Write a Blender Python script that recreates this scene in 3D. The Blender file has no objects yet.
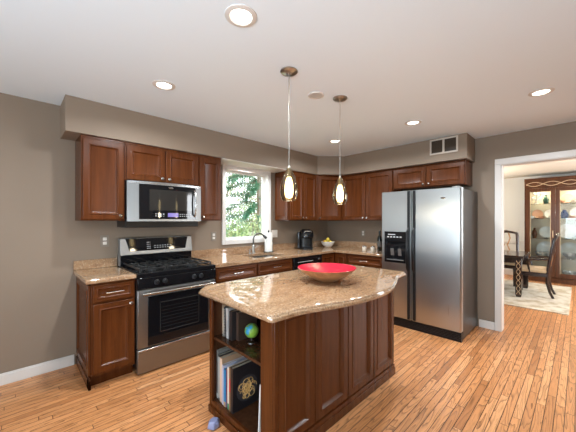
import bpy, bmesh, math, random
from mathutils import Vector, Matrix, Euler
random.seed(7)
C = bpy.context.scene.collection
SC = bpy.context.scene
PI = math.pi

# ------------------------------------------------------------------ camera
cam_d = bpy.data.cameras.new('camera')
cam = bpy.data.objects.new('camera', cam_d); C.objects.link(cam)
cam.location = (0.0, -3.369, 1.374)
cam.rotation_euler = (math.radians(90), 0, 0.798 - PI / 2)
cam_d.sensor_width = 36.0
cam_d.lens = 284.3 / 576 * 36.0
cam_d.shift_y = (220.46 - 216) / 576
cam_d.clip_start = 0.05
SC.camera = cam

# ------------------------------------------------------------------ world, sun, large lights, exposure
world = bpy.data.worlds.new('sky'); SC.world = world; world.use_nodes = True
wn = world.node_tree.nodes; wl = world.node_tree.links; wn.clear()
wo = wn.new('ShaderNodeOutputWorld'); wb = wn.new('ShaderNodeBackground')
wb.inputs['Color'].default_value = (0.86, 0.94, 1.0, 1); wb.inputs['Strength'].default_value = 4.6
wl.new(wb.outputs[0], wo.inputs[0])

def light(name, kind, loc, rot, energy, color=(1, 1, 1), size=1.0, size_y=None, spread=None, shape=None):
    d = bpy.data.lights.new(name, kind); d.energy = energy; d.color = color
    if kind == 'AREA':
        d.size = size
        d.shape = shape or ('RECTANGLE' if size_y else 'SQUARE')
        if size_y: d.size_y = size_y
        if spread: d.spread = spread
    elif kind == 'POINT': d.shadow_soft_size = size
    elif kind == 'SUN': d.angle = size
    o = bpy.data.objects.new(name, d); C.objects.link(o); o.location = loc; o.rotation_euler = rot
    return o

# sun comes over the roof from behind the house and lights only the garden
light('sun', 'SUN', (0, -20, 20), (math.radians(42), 0, math.radians(25)), 5.0, (1, 0.95, 0.86), 0.01)
# added cool fill lights before the closed walls behind the camera and far left
light('rear_fill', 'AREA', (-1.4, -6.02, 1.25), (math.radians(90), 0, 0), 34, (0.85, 0.95, 1.0), 2.2, 2.0)
light('left_fill', 'AREA', (-2.86, -2.4, 1.45), (math.radians(90), 0, math.radians(-90)), 55, (0.85, 0.95, 1.0), 2.2, 1.5)
# added fill light tilted upwards to brighten the ceiling
light('ceiling_fill', 'AREA', (-1.7, -3.6, 1.0), (math.radians(180), math.radians(42), 0), 118, (0.66, 0.85, 1.0), 1.4)
# daylight portal of the sink window
pw = light('window_portal', 'AREA', (2.46, 0.14, 1.6), (math.radians(-90), 0, 0), 1, (1, 1, 1), 0.72, 0.95)
pw.data.cycles.is_portal = True
# dining room: two added fill lights out of view, one cool, one warm
light('dining_cool_fill', 'AREA', (6.6, -5.55, 1.5), (math.radians(90), 0, 0), 190, (0.90, 0.95, 1.0), 2.4, 1.5)
light('dining_warm_fill', 'POINT', (7.3, -1.5, 2.0), (0, 0, 0), 75, (1, 0.92, 0.80), 0.12)

SC.view_settings.view_transform = 'Standard'
SC.view_settings.look = 'None'
SC.view_settings.gamma = 1.0
SC.view_settings.use_curve_mapping = False
SC.view_settings.exposure = 0.15
SC.cycles.sample_clamp_indirect = 6.0
SC.render.filter_size = 1.1
SC.cycles.max_bounces = 10
SC.cycles.transparent_max_bounces = 16
SC.cycles.caustics_reflective = False
SC.cycles.caustics_refractive = False

# ------------------------------------------------------------------ materials
def mat(name, color=(0.5, 0.5, 0.5), rough=0.5, metal=0.0, spec=0.5, emit=None, estr=0.0, coat=0.0, trans=0.0, ior=None):
    m = bpy.data.materials.new(name); m.use_nodes = True
    b = m.node_tree.nodes['Principled BSDF']
    b.inputs['Base Color'].default_value = (*color, 1)
    b.inputs['Roughness'].default_value = rough
    b.inputs['Metallic'].default_value = metal
    b.inputs['Specular IOR Level'].default_value = spec
    if coat: b.inputs['Coat Weight'].default_value = coat; b.inputs['Coat Roughness'].default_value = 0.08
    if emit: b.inputs['Emission Color'].default_value = (*emit, 1); b.inputs['Emission Strength'].default_value = estr
    if trans: b.inputs['Transmission Weight'].default_value = trans
    if ior: b.inputs['IOR'].default_value = ior
    return m

class N:                                             # small node-graph helper
    def __init__(s, m):
        s.t = m.node_tree; s.n = s.t.nodes; s.b = s.n['Principled BSDF']
        s.co = s.n.new('ShaderNodeTexCoord')
    def new(s, k, **kw):
        x = s.n.new(k)
        for a, v in kw.items(): setattr(x, a, v)
        return x
    def link(s, a, b): s.t.links.new(a, b)
    def mapping(s, scale, rot=(0, 0, 0), out='Object', src=None):
        mp = s.new('ShaderNodeMapping'); mp.inputs['Scale'].default_value = scale; mp.inputs['Rotation'].default_value = rot
        s.link(src or s.co.outputs[out], mp.inputs['Vector']); return mp.outputs[0]
    def noise(s, vec, scale, detail=4, rough=0.55, dist=0.0):
        x = s.new('ShaderNodeTexNoise'); x.inputs['Scale'].default_value = scale; x.inputs['Detail'].default_value = detail
        x.inputs['Roughness'].default_value = rough; x.inputs['Distortion'].default_value = dist
        s.link(vec, x.inputs['Vector']); return x.outputs['Fac']
    def ramp(s, fac, stops, interp='LINEAR'):
        r = s.new('ShaderNodeValToRGB'); e = r.color_ramp.elements; r.color_ramp.interpolation = interp
        while len(e) < len(stops): e.new(0.5)
        for i, (p, c) in enumerate(stops): e[i].position = p; e[i].color = (*c, 1)
        s.link(fac, r.inputs['Fac']); return r.outputs['Color']
    def mix(s, a, b, fac, mode='MIX'):
        x = s.new('ShaderNodeMix', data_type='RGBA', blend_type=mode)
        for sock, v in ((x.inputs[6], a), (x.inputs[7], b), (x.inputs[0], fac)):
            if hasattr(v, 'links'): s.link(v, sock)
            elif isinstance(v, tuple): sock.default_value = (*v, 1)
            else: sock.default_value = v
        return x.outputs[2]
    def math(s, op, a, b=None, c=None):
        x = s.new('ShaderNodeMath', operation=op)
        for i, v in enumerate((a, b, c)):
            if v is None: continue
            if hasattr(v, 'links'): s.link(v, x.inputs[i])
            else: x.inputs[i].default_value = v
        return x.outputs[0]
    def bump(s, h, strength=0.2, dist=0.01):
        x = s.new('ShaderNodeBump'); x.inputs['Strength'].default_value = strength; x.inputs['Distance'].default_value = dist
        s.link(h, x.inputs['Height']); s.link(x.outputs[0], s.b.inputs['Normal'])
    def color(s, c): s.link(c, s.b.inputs['Base Color'])

def paint(name, col, rough=0.6):
    m = mat(name, col, rough, spec=0.3); g = N(m)
    f = g.noise(g.mapping((1, 1, 1)), 220, 2)
    g.bump(f, 0.06, 0.002)
    return m

def wood(name, dark, mid, light_, axis='z', rough=0.27, coat=0.0):
    m = mat(name, mid, rough, coat=coat, spec=0.26); g = N(m)
    sc = {'z': (9, 9, 0.55), 'x': (0.55, 9, 9), 'y': (9, 0.55, 9)}[axis]
    v = g.mapping(sc)
    a = g.noise(v, 3.0, 5, 0.6, 0.6)
    fine = g.noise(g.mapping(tuple(k * 6 for k in sc)), 5.0, 3, 0.6)
    blot = g.noise(g.mapping((1, 1, 1)), 3.5, 3)
    c = g.ramp(a, [(0.25, dark), (0.5, mid), (0.78, light_)])
    c = g.mix(c, tuple(k * 0.55 for k in dark), g.math('MULTIPLY', g.math('GREATER_THAN', fine, 0.62), 0.25))
    c = g.mix(c, light_, g.math('MULTIPLY', blot, 0.35))
    g.color(c)
    return m

def granite(name):
    m = mat(name, (0.5, 0.36, 0.25), 0.035, spec=0.75, ior=1.75); g = N(m)
    v = g.mapping((1, 1, 1))
    vs = g.mapping((3.0, 9.0, 9.0), (0, 0, math.radians(24)))
    flow = g.noise(vs, 2.2, 6, 0.66, 0.9)
    c = g.ramp(flow, [(0.22, (0.13, 0.065, 0.033)), (0.40, (0.29, 0.165, 0.087)), (0.58, (0.36, 0.22, 0.122)), (0.80, (0.46, 0.32, 0.20))])
    sp = g.noise(v, 95, 3, 0.7)
    c = g.mix(c, (0.09, 0.05, 0.035), g.math('MULTIPLY', g.math('GREATER_THAN', sp, 0.58), 0.6))
    sp2 = g.noise(g.mapping((1.1, 1.1, 1.1), (0.3, 0.2, 0.9)), 70, 3, 0.7)
    c = g.mix(c, (0.62, 0.50, 0.37), g.math('MULTIPLY', g.math('GREATER_THAN', sp2, 0.59), 0.45))
    g.color(c)
    return m

def planks(name, w=0.0515, L=0.80):
    m = mat(name, (0.5, 0.28, 0.13), 0.25, spec=0.4); g = N(m)
    sep = g.new('ShaderNodeSeparateXYZ'); g.link(g.co.outputs['Object'], sep.inputs[0])
    x, y = sep.outputs[0], sep.outputs[1]
    yr = g.math('DIVIDE', y, w); row = g.math('FLOOR', yr)
    wn1 = g.new('ShaderNodeTexWhiteNoise', noise_dimensions='1D'); g.link(row, wn1.inputs['W'])
    xr = g.math('ADD', g.math('DIVIDE', x, L), g.math('MULTIPLY', wn1.outputs['Value'], 17.3)); colm = g.math('FLOOR', xr)
    cmb = g.new('ShaderNodeCombineXYZ'); g.link(row, cmb.inputs[0]); g.link(colm, cmb.inputs[1])
    wn2 = g.new('ShaderNodeTexWhiteNoise', noise_dimensions='2D'); g.link(cmb.outputs[0], wn2.inputs['Vector'])
    rnd = wn2.outputs['Value']
    base = g.ramp(rnd, [(0.0, (0.40, 0.155, 0.053)), (0.25, (0.55, 0.235, 0.088)), (0.75, (0.62, 0.275, 0.108)), (1.0, (0.68, 0.33, 0.142))])
    # grain: stretched noise shifted per plank, with cathedral rings
    off = g.new('ShaderNodeVectorMath', operation='MULTIPLY_ADD')
    g.link(wn2.outputs['Color'], off.inputs[0]); off.inputs[1].default_value = (9, 9, 9); g.link(g.co.outputs['Object'], off.inputs[2])
    v = g.mapping((1.6, 17, 1), src=off.outputs[0])
    n1 = g.noise(v, 1.0, 1.5, 0.4, 0.2)
    ring = g.math('FRACT', g.math('MULTIPLY', n1, 10.0))
    ringm = g.math('MULTIPLY', g.math('POWER', ring, 5.0), 0.95)
    fine = g.noise(g.mapping((5, 120, 1), src=off.outputs[0]), 2.0, 3, 0.6)
    c = g.mix(base, (0.19, 0.075, 0.026), ringm)
    c = g.mix(c, (0.22, 0.10, 0.04), g.math('MULTIPLY', g.math('GREATER_THAN', fine, 0.57), 0.30))
    fy = g.math('FRACT', yr); fx = g.math('FRACT', xr)
    ey = g.math('MINIMUM', fy, g.math('SUBTRACT', 1.0, fy)); ex = g.math('MINIMUM', fx, g.math('SUBTRACT', 1.0, fx))
    seam = g.math('MAXIMUM', g.math('LESS_THAN', ey, 0.048), g.math('LESS_THAN', ex, 0.0028))
    c = g.mix(c, (0.07, 0.027, 0.010), g.math('MULTIPLY', seam, 0.9))
    g.color(c)
    g.link(g.math('MULTIPLY_ADD', fine, 0.16, 0.24), g.b.inputs['Roughness'])
    g.bump(g.math('SUBTRACT', 1.0, seam), 0.25, 0.001)
    return m

def steel(name, col=(0.49, 0.50, 0.50), rough=0.3, aniso=0.75, axis='Z'):
    m = mat(name, col, rough, metal=1.0); g = N(m)
    t = g.new('ShaderNodeTangent', direction_type='RADIAL', axis=axis)
    g.link(t.outputs[0], g.b.inputs['Tangent'])
    g.b.inputs['Anisotropic'].default_value = aniso
    f = g.noise(g.mapping((260, 260, 2)), 1.0, 2)
    g.link(g.math('MULTIPLY_ADD', f, 0.10, rough - 0.05), g.b.inputs['Roughness'])
    return m

def clear_glass(name, tint=(0.95, 0.97, 0.97), refl=0.07, rough=0.0):
    m = bpy.data.materials.new(name); m.use_nodes = True
    n = m.node_tree.nodes; l = m.node_tree.links; n.clear()
    o = n.new('ShaderNodeOutputMaterial'); mx = n.new('ShaderNodeMixShader')
    t = n.new('ShaderNodeBsdfTransparent'); t.inputs[0].default_value = (*tint, 1)
    gl = n.new('ShaderNodeBsdfGlossy'); gl.inputs['Roughness'].default_value = rough
    lw = n.new('ShaderNodeLayerWeight'); lw.inputs['Blend'].default_value = 0.35
    mm = n.new('ShaderNodeMath'); mm.operation = 'MULTIPLY_ADD'; mm.inputs[1].default_value = 0.35; mm.inputs[2].default_value = refl
    l.new(lw.outputs['Fresnel'], mm.inputs[0]); l.new(mm.outputs[0], mx.inputs[0])
    l.new(t.outputs[0], mx.inputs[1]); l.new(gl.outputs[0], mx.inputs[2]); l.new(mx.outputs[0], o.inputs[0])
    return m

M = {}
M['wall'] = paint('taupe_paint', (0.232, 0.175, 0.128))
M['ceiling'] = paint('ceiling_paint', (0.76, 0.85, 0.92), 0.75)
M['white'] = mat('white_trim', (0.66, 0.625, 0.585), 0.35)
M['dining_wall'] = paint('cream_paint', (0.68, 0.67, 0.63))
M['dining_ceiling'] = paint('dining_ceiling_paint', (0.74, 0.69, 0.58))
M['floor'] = planks('oak_planks')
M['wood'] = wood('cherry_wood', (0.047, 0.0125, 0.0029), (0.078, 0.0208, 0.0048), (0.112, 0.0315, 0.0078))
M['woodx'] = wood('cherry_wood_horizontal', (0.047, 0.0125, 0.0029), (0.078, 0.0208, 0.0048), (0.112, 0.0315, 0.0078), 'x')
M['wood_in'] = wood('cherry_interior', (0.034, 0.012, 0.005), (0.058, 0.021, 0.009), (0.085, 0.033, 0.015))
M['granite'] = granite('brown_granite')
M['steel'] = steel('brushed_steel')
M['appliance_steel'] = steel('dark_brushed_steel', (0.29, 0.285, 0.28), 0.40)
M['steel_rail'] = mat('satin_steel', (0.52, 0.51, 0.50), 0.25, 1.0)
M['chrome'] = mat('chrome', (0.78, 0.76, 0.73), 0.14, 1.0)
M['nickel'] = mat('brushed_nickel', (0.42, 0.40, 0.37), 0.28, 1.0)
M['black'] = mat('black_gloss', (0.006, 0.006, 0.007), 0.05, spec=0.42)
M['black_soft'] = mat('black_plastic', (0.010, 0.010, 0.011), 0.3, spec=0.35)
M['iron'] = mat('cast_iron', (0.010, 0.010, 0.010), 0.4, spec=0.5)
M['oven_glass'] = mat('oven_glass', (0.005, 0.005, 0.006), 0.04, spec=0.42)
M['fridge_side'] = mat('fridge_side_paint', (0.030, 0.022, 0.017), 0.3)
M['display'] = mat('display_violet', (0.05, 0.04, 0.12), 0.2, emit=(0.42, 0.36, 0.95), estr=0.5)
M['mark'] = mat('panel_marks', (0.42, 0.42, 0.42), 0.5)
M['lens'] = mat('lamp_lens', (0.9, 0.9, 0.9), 0.5, emit=(1.0, 0.95, 0.86), estr=5.0)
M['bulb'] = mat('frosted_lamp_glass', (0.9, 0.85, 0.7), 0.5, emit=(1.0, 0.90, 0.70), estr=8.0)
M['amber'] = clear_glass('smoked_amber_glass', (0.82, 0.75, 0.60), 0.06)
M['glass'] = clear_glass('clear_glass')
M['cabinet_glass'] = clear_glass('cabinet_glass', (0.96, 0.97, 0.96), 0.0)
M['plate_plastic'] = mat('outlet_plate_bronze', (0.22, 0.18, 0.14), 0.4)
M['outlet'] = mat('outlet_white', (0.72, 0.68, 0.62), 0.4)
M['paper'] = mat('paper_white', (0.80, 0.78, 0.74), 0.8)
M['red_enamel'] = mat('red_enamel', (0.50, 0.014, 0.038), 0.2)
M['bowl_wood'] = wood('bowl_wood', (0.20, 0.08, 0.03), (0.38, 0.17, 0.07), (0.52, 0.27, 0.12), 'x', 0.35)
M['dark_wood'] = wood('dark_mahogany', (0.030, 0.010, 0.004), (0.062, 0.022, 0.0085), (0.10, 0.038, 0.015), rough=0.25)
M['espresso'] = mat('espresso_wood', (0.022, 0.010, 0.007), 0.2, coat=0.3)
M['inlay'] = mat('pale_inlay', (0.55, 0.40, 0.24), 0.4)
M['cushion'] = mat('tan_upholstery', (0.56, 0.42, 0.26), 0.85)
M['porcelain'] = mat('porcelain', (0.80, 0.77, 0.72), 0.15)
M['crystal_plate'] = mat('cut_crystal_plate', (0.50, 0.53, 0.51), 0.15)
M['crystal'] = mat('crystal', (0.75, 0.80, 0.80), 0.06, trans=0.6, ior=1.45)

# ------------------------------------------------------------------ mesh helpers
class MB:
    def __init__(s): s.bm = bmesh.new()
    def box(s, x0, x1, y0, y1, z0, z1, rot=None, piv=None):
        vs = [s.bm.verts.new((x, y, z)) for x in (x0, x1) for y in (y0, y1) for z in (z0, z1)]
        for f in ((0, 1, 3, 2), (4, 6, 7, 5), (0, 4, 5, 1), (2, 3, 7, 6), (0, 2, 6, 4), (1, 5, 7, 3)):
            s.bm.faces.new([vs[i] for i in f])
        if rot is not None:
            p = Vector(piv or ((x0 + x1) / 2, (y0 + y1) / 2, (z0 + z1) / 2))
            R = Euler(rot).to_matrix()
            for v in vs: v.co = R @ (v.co - p) + p
        return s
    def prism(s, pts, z0, z1):                       # polygon in plan, extruded in z
        return s.stack(pts, [(0, z0), (0, z1)])
    def stack(s, pts, prof):                         # polygon in plan with (inset, z) rings
        n = len(pts); P = [Vector((p[0], p[1])) for p in pts]
        area = sum(P[i].x * P[(i + 1) % n].y - P[(i + 1) % n].x * P[i].y for i in range(n))
        if area < 0: P.reverse()
        nor = []
        for i in range(n):
            a = (P[i] - P[i - 1]).normalized(); b = (P[(i + 1) % n] - P[i]).normalized()
            na = Vector((-a.y, a.x)); nb = Vector((-b.y, b.x)); m = na + nb
            m = m / max(0.35, m.dot(na)) if m.length > 1e-6 else na
            nor.append(m)
        rings = [[s.bm.verts.new((P[i].x + nor[i].x * d, P[i].y + nor[i].y * d, z)) for i in range(n)] for d, z in prof]
        for a, b in zip(rings, rings[1:]):
            for i in range(n):
                j = (i + 1) % n; s.bm.faces.new((a[i], a[j], b[j], b[i]))
        s.bm.faces.new(list(reversed(rings[0]))); s.bm.faces.new(rings[-1])
        return s
    def panel(s, x0, x1, z0, z1, rings, yback):      # framed door seen from -y: rings = (inset, y) from the outside to the middle
        def ring(i, y): return [s.bm.verts.new(p) for p in ((x0 + i, y, z0 + i), (x1 - i, y, z0 + i), (x1 - i, y, z1 - i), (x0 + i, y, z1 - i))]
        R = [ring(0, yback)] + [ring(i, y) for i, y in rings]
        for a, b in zip(R, R[1:]):
            for k in range(4):
                j = (k + 1) % 4; s.bm.faces.new((a[k], a[j], b[j], b[k]))
        s.bm.faces.new(R[-1]); s.bm.faces.new(list(reversed(R[0])))
        return s
    def lathe(s, prof, c=(0, 0, 0), n=24, axis='z', close=False):
        c = Vector(c); rings = []
        for r, h in prof:
            ring = []
            for i in range(n if r > 1e-6 else 1):
                a = 2 * PI * i / n
                p = Vector((r * math.cos(a), r * math.sin(a), h))
                if axis == 'y': p = Vector((p.x, p.z, p.y))
                elif axis == 'x': p = Vector((p.z, p.x, p.y))
                ring.append(s.bm.verts.new(c + p))
            rings.append(ring)
        for a, b in zip(rings, rings[1:]):
            for i in range(n):
                j = (i + 1) % n
                if len(a) == 1 and len(b) == 1: continue
                if len(a) == 1: f = (a[0], b[i], b[j])
                elif len(b) == 1: f = (a[i], a[j], b[0])
                else: f = (a[i], a[j], b[j], b[i])
                s.bm.faces.new(f)
        if len(rings[0]) > 1 and not close: s.bm.faces.new(list(reversed(rings[0])))
        if len(rings[-1]) > 1 and not close: s.bm.faces.new(rings[-1])
        if close:
            a, b = rings[-1], rings[0]
            if len(a) > 1 and len(b) > 1:
                for i in range(n):
                    j = (i + 1) % n; s.bm.faces.new((a[i], a[j], b[j], b[i]))
        return s
    def cyl(s, c, r, h, axis='z', n=20): return s.lathe([(r, 0), (r, h)], c, n, axis)
    def ball(s, c, r, n=16, sz=1.0):
        k = 10
        return s.lathe([(r * math.sin(PI * i / k), -r * sz * math.cos(PI * i / k)) for i in range(k + 1)], c, n)
    def tube(s, pts, r, n=8):
        P = [Vector(p) for p in pts]; rr = r if isinstance(r, (list, tuple)) else [r] * len(P); rings = []
        up = None
        for i, p in enumerate(P):
            t = (P[min(i + 1, len(P) - 1)] - P[max(i - 1, 0)]).normalized()
            if up is None: up = Vector((0, 0, 1)) if abs(t.z) < 0.9 else Vector((1, 0, 0))
            a = (up - t * up.dot(t)).normalized(); b = t.cross(a); up = a
            rings.append([s.bm.verts.new(p + (a * math.cos(2 * PI * k / n) + b * math.sin(2 * PI * k / n)) * rr[i]) for k in range(n)])
        for a, b in zip(rings, rings[1:]):
            for k in range(n):
                j = (k + 1) % n; s.bm.faces.new((a[k], a[j], b[j], b[k]))
        s.bm.faces.new(list(reversed(rings[0]))); s.bm.faces.new(rings[-1])
        return s
    def xf(s, mtx):
        bmesh.ops.transform(s.bm, matrix=mtx, verts=s.bm.verts); return s

def obj(name, mb, material, parent=None, loc=(0, 0, 0), rot=(0, 0, 0), bevel=0.0, smooth=False, segs=2):
    me = bpy.data.meshes.new(name)
    bmesh.ops.recalc_face_normals(mb.bm, faces=mb.bm.faces)
    mb.bm.to_mesh(me); mb.bm.free()
    me.materials.append(M[material] if isinstance(material, str) else material)
    o = bpy.data.objects.new(name, me); C.objects.link(o)
    o.location = loc; o.rotation_euler = rot
    if parent is not None: o.parent = parent
    if bevel:
        b = o.modifiers.new('edge', 'BEVEL'); b.width = bevel; b.segments = segs; b.limit_method = 'ANGLE'; b.angle_limit = math.radians(40)
    if smooth or bevel:
        for p in me.polygons: p.use_smooth = True
        try: me.set_sharp_from_angle(angle=math.radians(38))
        except Exception: pass
    return o

def tag(o, label, cat, group=None):
    o['label'] = label; o['category'] = cat
    if group: o['group'] = group
    return o
def thing(name, label, cat, loc=(0, 0, 0), rz=0.0, group=None):
    o = bpy.data.objects.new(name, None); C.objects.link(o); o.location = loc; o.rotation_euler = (0, 0, rz)
    o.empty_display_size = 0.05
    return tag(o, label, cat, group)
def struct(name, mb, material, parent=None, **kw):
    o = obj(name, mb, material, parent, **kw)
    if parent is None: o['kind'] = 'structure'
    return o
def dup(root, loc, rz=None, label=None, group=None):
    r = root.copy(); C.objects.link(r); r.location = loc
    if rz is not None: r.rotation_euler = (0, 0, rz)
    if label: r['label'] = label
    if group: r['group'] = group
    for ch in list(root.children):
        c = ch.copy(); C.objects.link(c); c.parent = r
        for g in list(ch.children):
            d = g.copy(); C.objects.link(d); d.parent = c
    return r

# ------------------------------------------------------------------ room shell
XB = 4.345            # face of the wall with the refrigerator and the dining room doorway
CH = 2.44             # ceiling height
SB = 2.134            # underside of the soffit
DX = 9.05             # far wall of the dining room
struct('floor', MB().box(-2.9, DX + 0.1, -6.1, 1.1, -0.1, 0), 'floor')
w = MB()              # stove wall with the hole for the sink window
WX0, WX1, WZ0, WZ1 = 2.078, 2.848, 1.10, 2.085
w.box(-2.9, WX0, 0, 0.14, 0, CH).box(WX1, XB + 0.12, 0, 0.14, 0, CH).box(WX0, WX1, 0, 0.14, 0, WZ0).box(WX0, WX1, 0, 0.14, WZ1, CH)
struct('wall_left', w, 'wall')
DY0, DY1, DZ = -2.692, -4.25, 2.065
w = MB().box(XB, XB + 0.12, DY0, 0, 0, CH).box(XB, XB + 0.12, -6.1, DY1, 0, CH).box(XB, XB + 0.12, DY1, DY0, DZ, CH)
struct('wall_back', w, 'wall')
struct('wall_nook', MB().box(-3.0, -2.9, -6.1, 0.14, 0, CH), 'wall')
struct('wall_rear', MB().box(-3.0, XB + 0.12, -6.2, -6.1, 0, CH), 'wall')
struct('ceiling', MB().box(-3.0, XB + 0.12, -6.2, 0.14, CH, CH + 0.12), 'ceiling')
struct('wall_dining_far', MB().box(DX, DX + 0.1, -6.1, 1.1, 0, CH), 'dining_wall')
struct('wall_dining_left', MB().box(XB + 0.12, DX, 1.0, 1.1, 0, CH), 'dining_wall')
struct('wall_dining_right', MB().box(XB + 0.12, DX, -6.2, -6.1, 0, CH), 'dining_wall')
struct('ceiling_dining', MB().box(XB + 0.12, DX + 0.1, -6.2, 1.1, CH, CH + 0.12), 'dining_ceiling')
struct('trim_chair_rail', MB().box(DX - 0.025, DX - 0.001, -6.0, 0.99, 0.80, 0.87), 'white', bevel=0.006)
struct('baseboard_dining', MB().box(DX - 0.018, DX - 0.001, -6.0, 0.99, 0, 0.13), 'white', bevel=0.004)
# soffit: along the stove wall, across the corner, along the back wall
sof = [(0.329, -0.001), (0.329, -0.341), (3.63, -0.341), (3.961, -0.645), (3.961, -2.416), (XB - 0.001, -2.416), (XB - 0.001, -0.001)]
struct('soffit', MB().prism(sof, SB, CH - 0.001), 'wall', bevel=0.003)
struct('soffit_pale_board', MB().box(1.85, 2.995, -0.335, -0.002, SB - 0.008, SB - 0.001), 'white')  # white board added to make the soffit underside paler above the window
# baseboards and casings
def base_prof(mb, x0, x1, y0, y1): return mb.box(x0, x1, y0, y1, 0.0, 0.085).box(x0 + (0.004 if x1 - x0 < 0.05 else 0), x1, y0 + (0.004 if y1 - y0 < 0.05 else 0), y1, 0.085, 0.097)
struct('baseboard_left', base_prof(MB(), -2.899, 0.434, -0.015, -0.001), 'white', bevel=0.003)
struct('baseboard_back', base_prof(MB(), XB - 0.015, XB - 0.001, -2.627, -2.46), 'white', bevel=0.003)
cs = MB().box(XB - 0.02, XB - 0.001, DY0 - 0.001, DY0 + 0.063, 0, DZ + 0.001).box(XB - 0.02, XB - 0.001, DY1 - 0.063, DY0 + 0.063, DZ + 0.001, DZ + 0.07)
cs.box(XB - 0.02, XB - 0.001, DY1 - 0.063, DY1 + 0.001, 0, DZ)
cs.box(XB - 0.019, XB + 0.138, DY0 - 0.008, DY0 - 0.001, 0, DZ - 0.01).box(XB - 0.019, XB + 0.138, DY1 + 0.001, DY1 + 0.008, 0, DZ - 0.01).box(XB - 0.019, XB + 0.138, DY1 + 0.001, DY0 - 0.001, DZ - 0.01, DZ)
struct('door_1', cs, 'white', bevel=0.004)
# sink window
win = MB()
for a in ((2.035, WX0 + 0.004, 1.045, 2.128), (WX1 - 0.004, 2.893, 1.045, 2.128)): win.box(a[0], a[1], -0.022, -0.001, a[2], a[3])
win.box(WX0 + 0.004, WX1 - 0.004, -0.022, -0.001, WZ1 - 0.004, 2.128).box(WX0 + 0.004, WX1 - 0.004, -0.022, -0.001, 1.045, WZ0 + 0.004)
win.box(WX0, WX0 + 0.012, -0.02, 0.139, WZ0, WZ1).box(WX1 - 0.012, WX1, -0.02, 0.139, WZ0, WZ1).box(WX0, WX1, -0.02, 0.139, WZ0, WZ0 + 0.012).box(WX0, WX1, -0.02, 0.139, WZ1 - 0.012, WZ1)
w1 = struct('window_1', win, 'white', bevel=0.003)
sash = MB(); a, b, c, d = WX0 + 0.013, WX1 - 0.013, WZ0 + 0.013, WZ1 - 0.013
for i, (t, y0, y1) in enumerate(((0.010, 0.05, 0.12), (0.024, 0.07, 0.11))):
    sash.box(a, a + t, y0, y1, c, d).box(b - t, b, y0, y1, c, d).box(a + t, b - t, y0, y1, c, c + t).box(a + t, b - t, y0, y1, d - t, d)
obj('window_sash', sash, 'white', w1, bevel=0.002)
obj('window_pane', MB().box(a + 0.024, b - 0.024, 0.088, 0.092, c + 0.024, d - 0.024), 'glass', w1)

# ------------------------------------------------------------------ cabinets
DOOR = [(0.0, -0.016), (0.003, -0.019), (0.043, -0.019), (0.046, -0.023), (0.053, -0.023), (0.059, -0.013), (0.066, -0.009), (0.072, -0.007)]
DRAW = [(0.0, -0.016), (0.003, -0.019), (0.026, -0.019), (0.029, -0.022), (0.033, -0.022), (0.038, -0.014), (0.044, -0.0105)]
def door(parent, x0, x1, z0, z1, knob=None, rings=DOOR, name='door', material='wood'):
    p = obj(name, MB().panel(x0, x1, z0, z1, rings, -0.001), material, parent, bevel=0.0012)
    if knob:
        k = MB().lathe([(0.006, 0), (0.006, -0.014), (0.014, -0.018), (0.0155, -0.024), (0.011, -0.029), (0, -0.030)], (knob[0], -0.019, knob[1]), 16, 'y')
        obj('knob', k, 'chrome', p, smooth=True)
    return p
def pull(parent, x, z, w=0.10, y=-0.019):
    m = MB().tube([(x - w / 2, y - 0.028, z), (x + w / 2, y - 0.028, z)], 0.0055, 10)
    for sx in (-1, 1): m.tube([(x + sx * w * 0.36, y, z), (x + sx * w * 0.36, y - 0.028, z)], 0.0045, 8)
    return obj('handle', m, 'chrome', parent, smooth=True)
def drawer(parent, x0, x1, z0, z1, handle=True, w=0.13):
    p = obj('drawer', MB().panel(x0, x1, z0, z1, DRAW, -0.001), 'woodx', parent, bevel=0.0012)
    if handle: pull(p, (x0 + x1) / 2, (z0 + z1) / 2, w, -0.0125)
    return p

RB = -PI / 2          # things along the back wall are turned so that their front looks at -x
U0 = 1.372            # underside of the wall cabinets
def upper(label, loc, rz, w, z0, z1, nd, knobs, depth=0.31, side=None, name='wall_cabinet'):
    t = thing(name, label, 'cabinet', (loc[0], loc[1], z0), rz)
    h = z1 - z0
    b = MB().box(0, w, 0, depth, 0, h)
    b.box(0.0, w, -0.004, 0.0, h - 0.018, h)
    obj('body', b, 'wood', t, bevel=0.0015)
    g = 0.012
    for i in range(nd):
        x0 = g + i * (w - g) / nd; x1 = (i + 1) * (w - g) / nd
        kx, kz = None, 0.045
        k = knobs[i] if knobs else None
        kn = None if k is None else ((x1 - 0.03) if k == 'r' else (x0 + 0.03), kz)
        door(t, x0, x1, 0.012, h - 0.03, kn)
    if side:                                        # framed end panel on the left side
        m = MB().panel(0.012, depth - 0.012, 0.012, h - 0.03, [(i, y) for i, y in DOOR if i < 0.075], -0.001)
        m.xf(Matrix.Rotation(-PI / 2, 4, 'Z')).xf(Matrix.Translation((0, depth, 0)))
        obj('end_panel', m, 'wood', t, bevel=0.001)
    return t
YF = -0.311
upper('wall cabinet with one tall door, left of the microwave', (0.44, YF), 0, 0.345, U0, SB - 0.001, 1, ['r'])
upper('low two-door wall cabinet above the microwave', (0.787, YF), 0, 0.757, 1.762, SB - 0.001, 2, ['r', 'l'])
upper('narrow wall cabinet between the microwave and the window', (1.546, YF), 0, 0.293, U0, SB - 0.001, 1, ['l'])
upper('two-door wall cabinet with a sunlit end panel right of the window', (3.0, YF), 0, 0.63, U0, SB - 0.001, 2, ['r', 'l'], side=True)
upper('two-door wall cabinet between the corner cabinet and the refrigerator', (4.034, -0.552), RB, 0.903, U0, SB - 0.001, 2, ['r', 'l'])
upper('low two-door wall cabinet above the refrigerator', (4.034, -1.457), RB, 0.93, 1.822, SB - 0.001, 2, ['r', 'l'])
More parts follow.
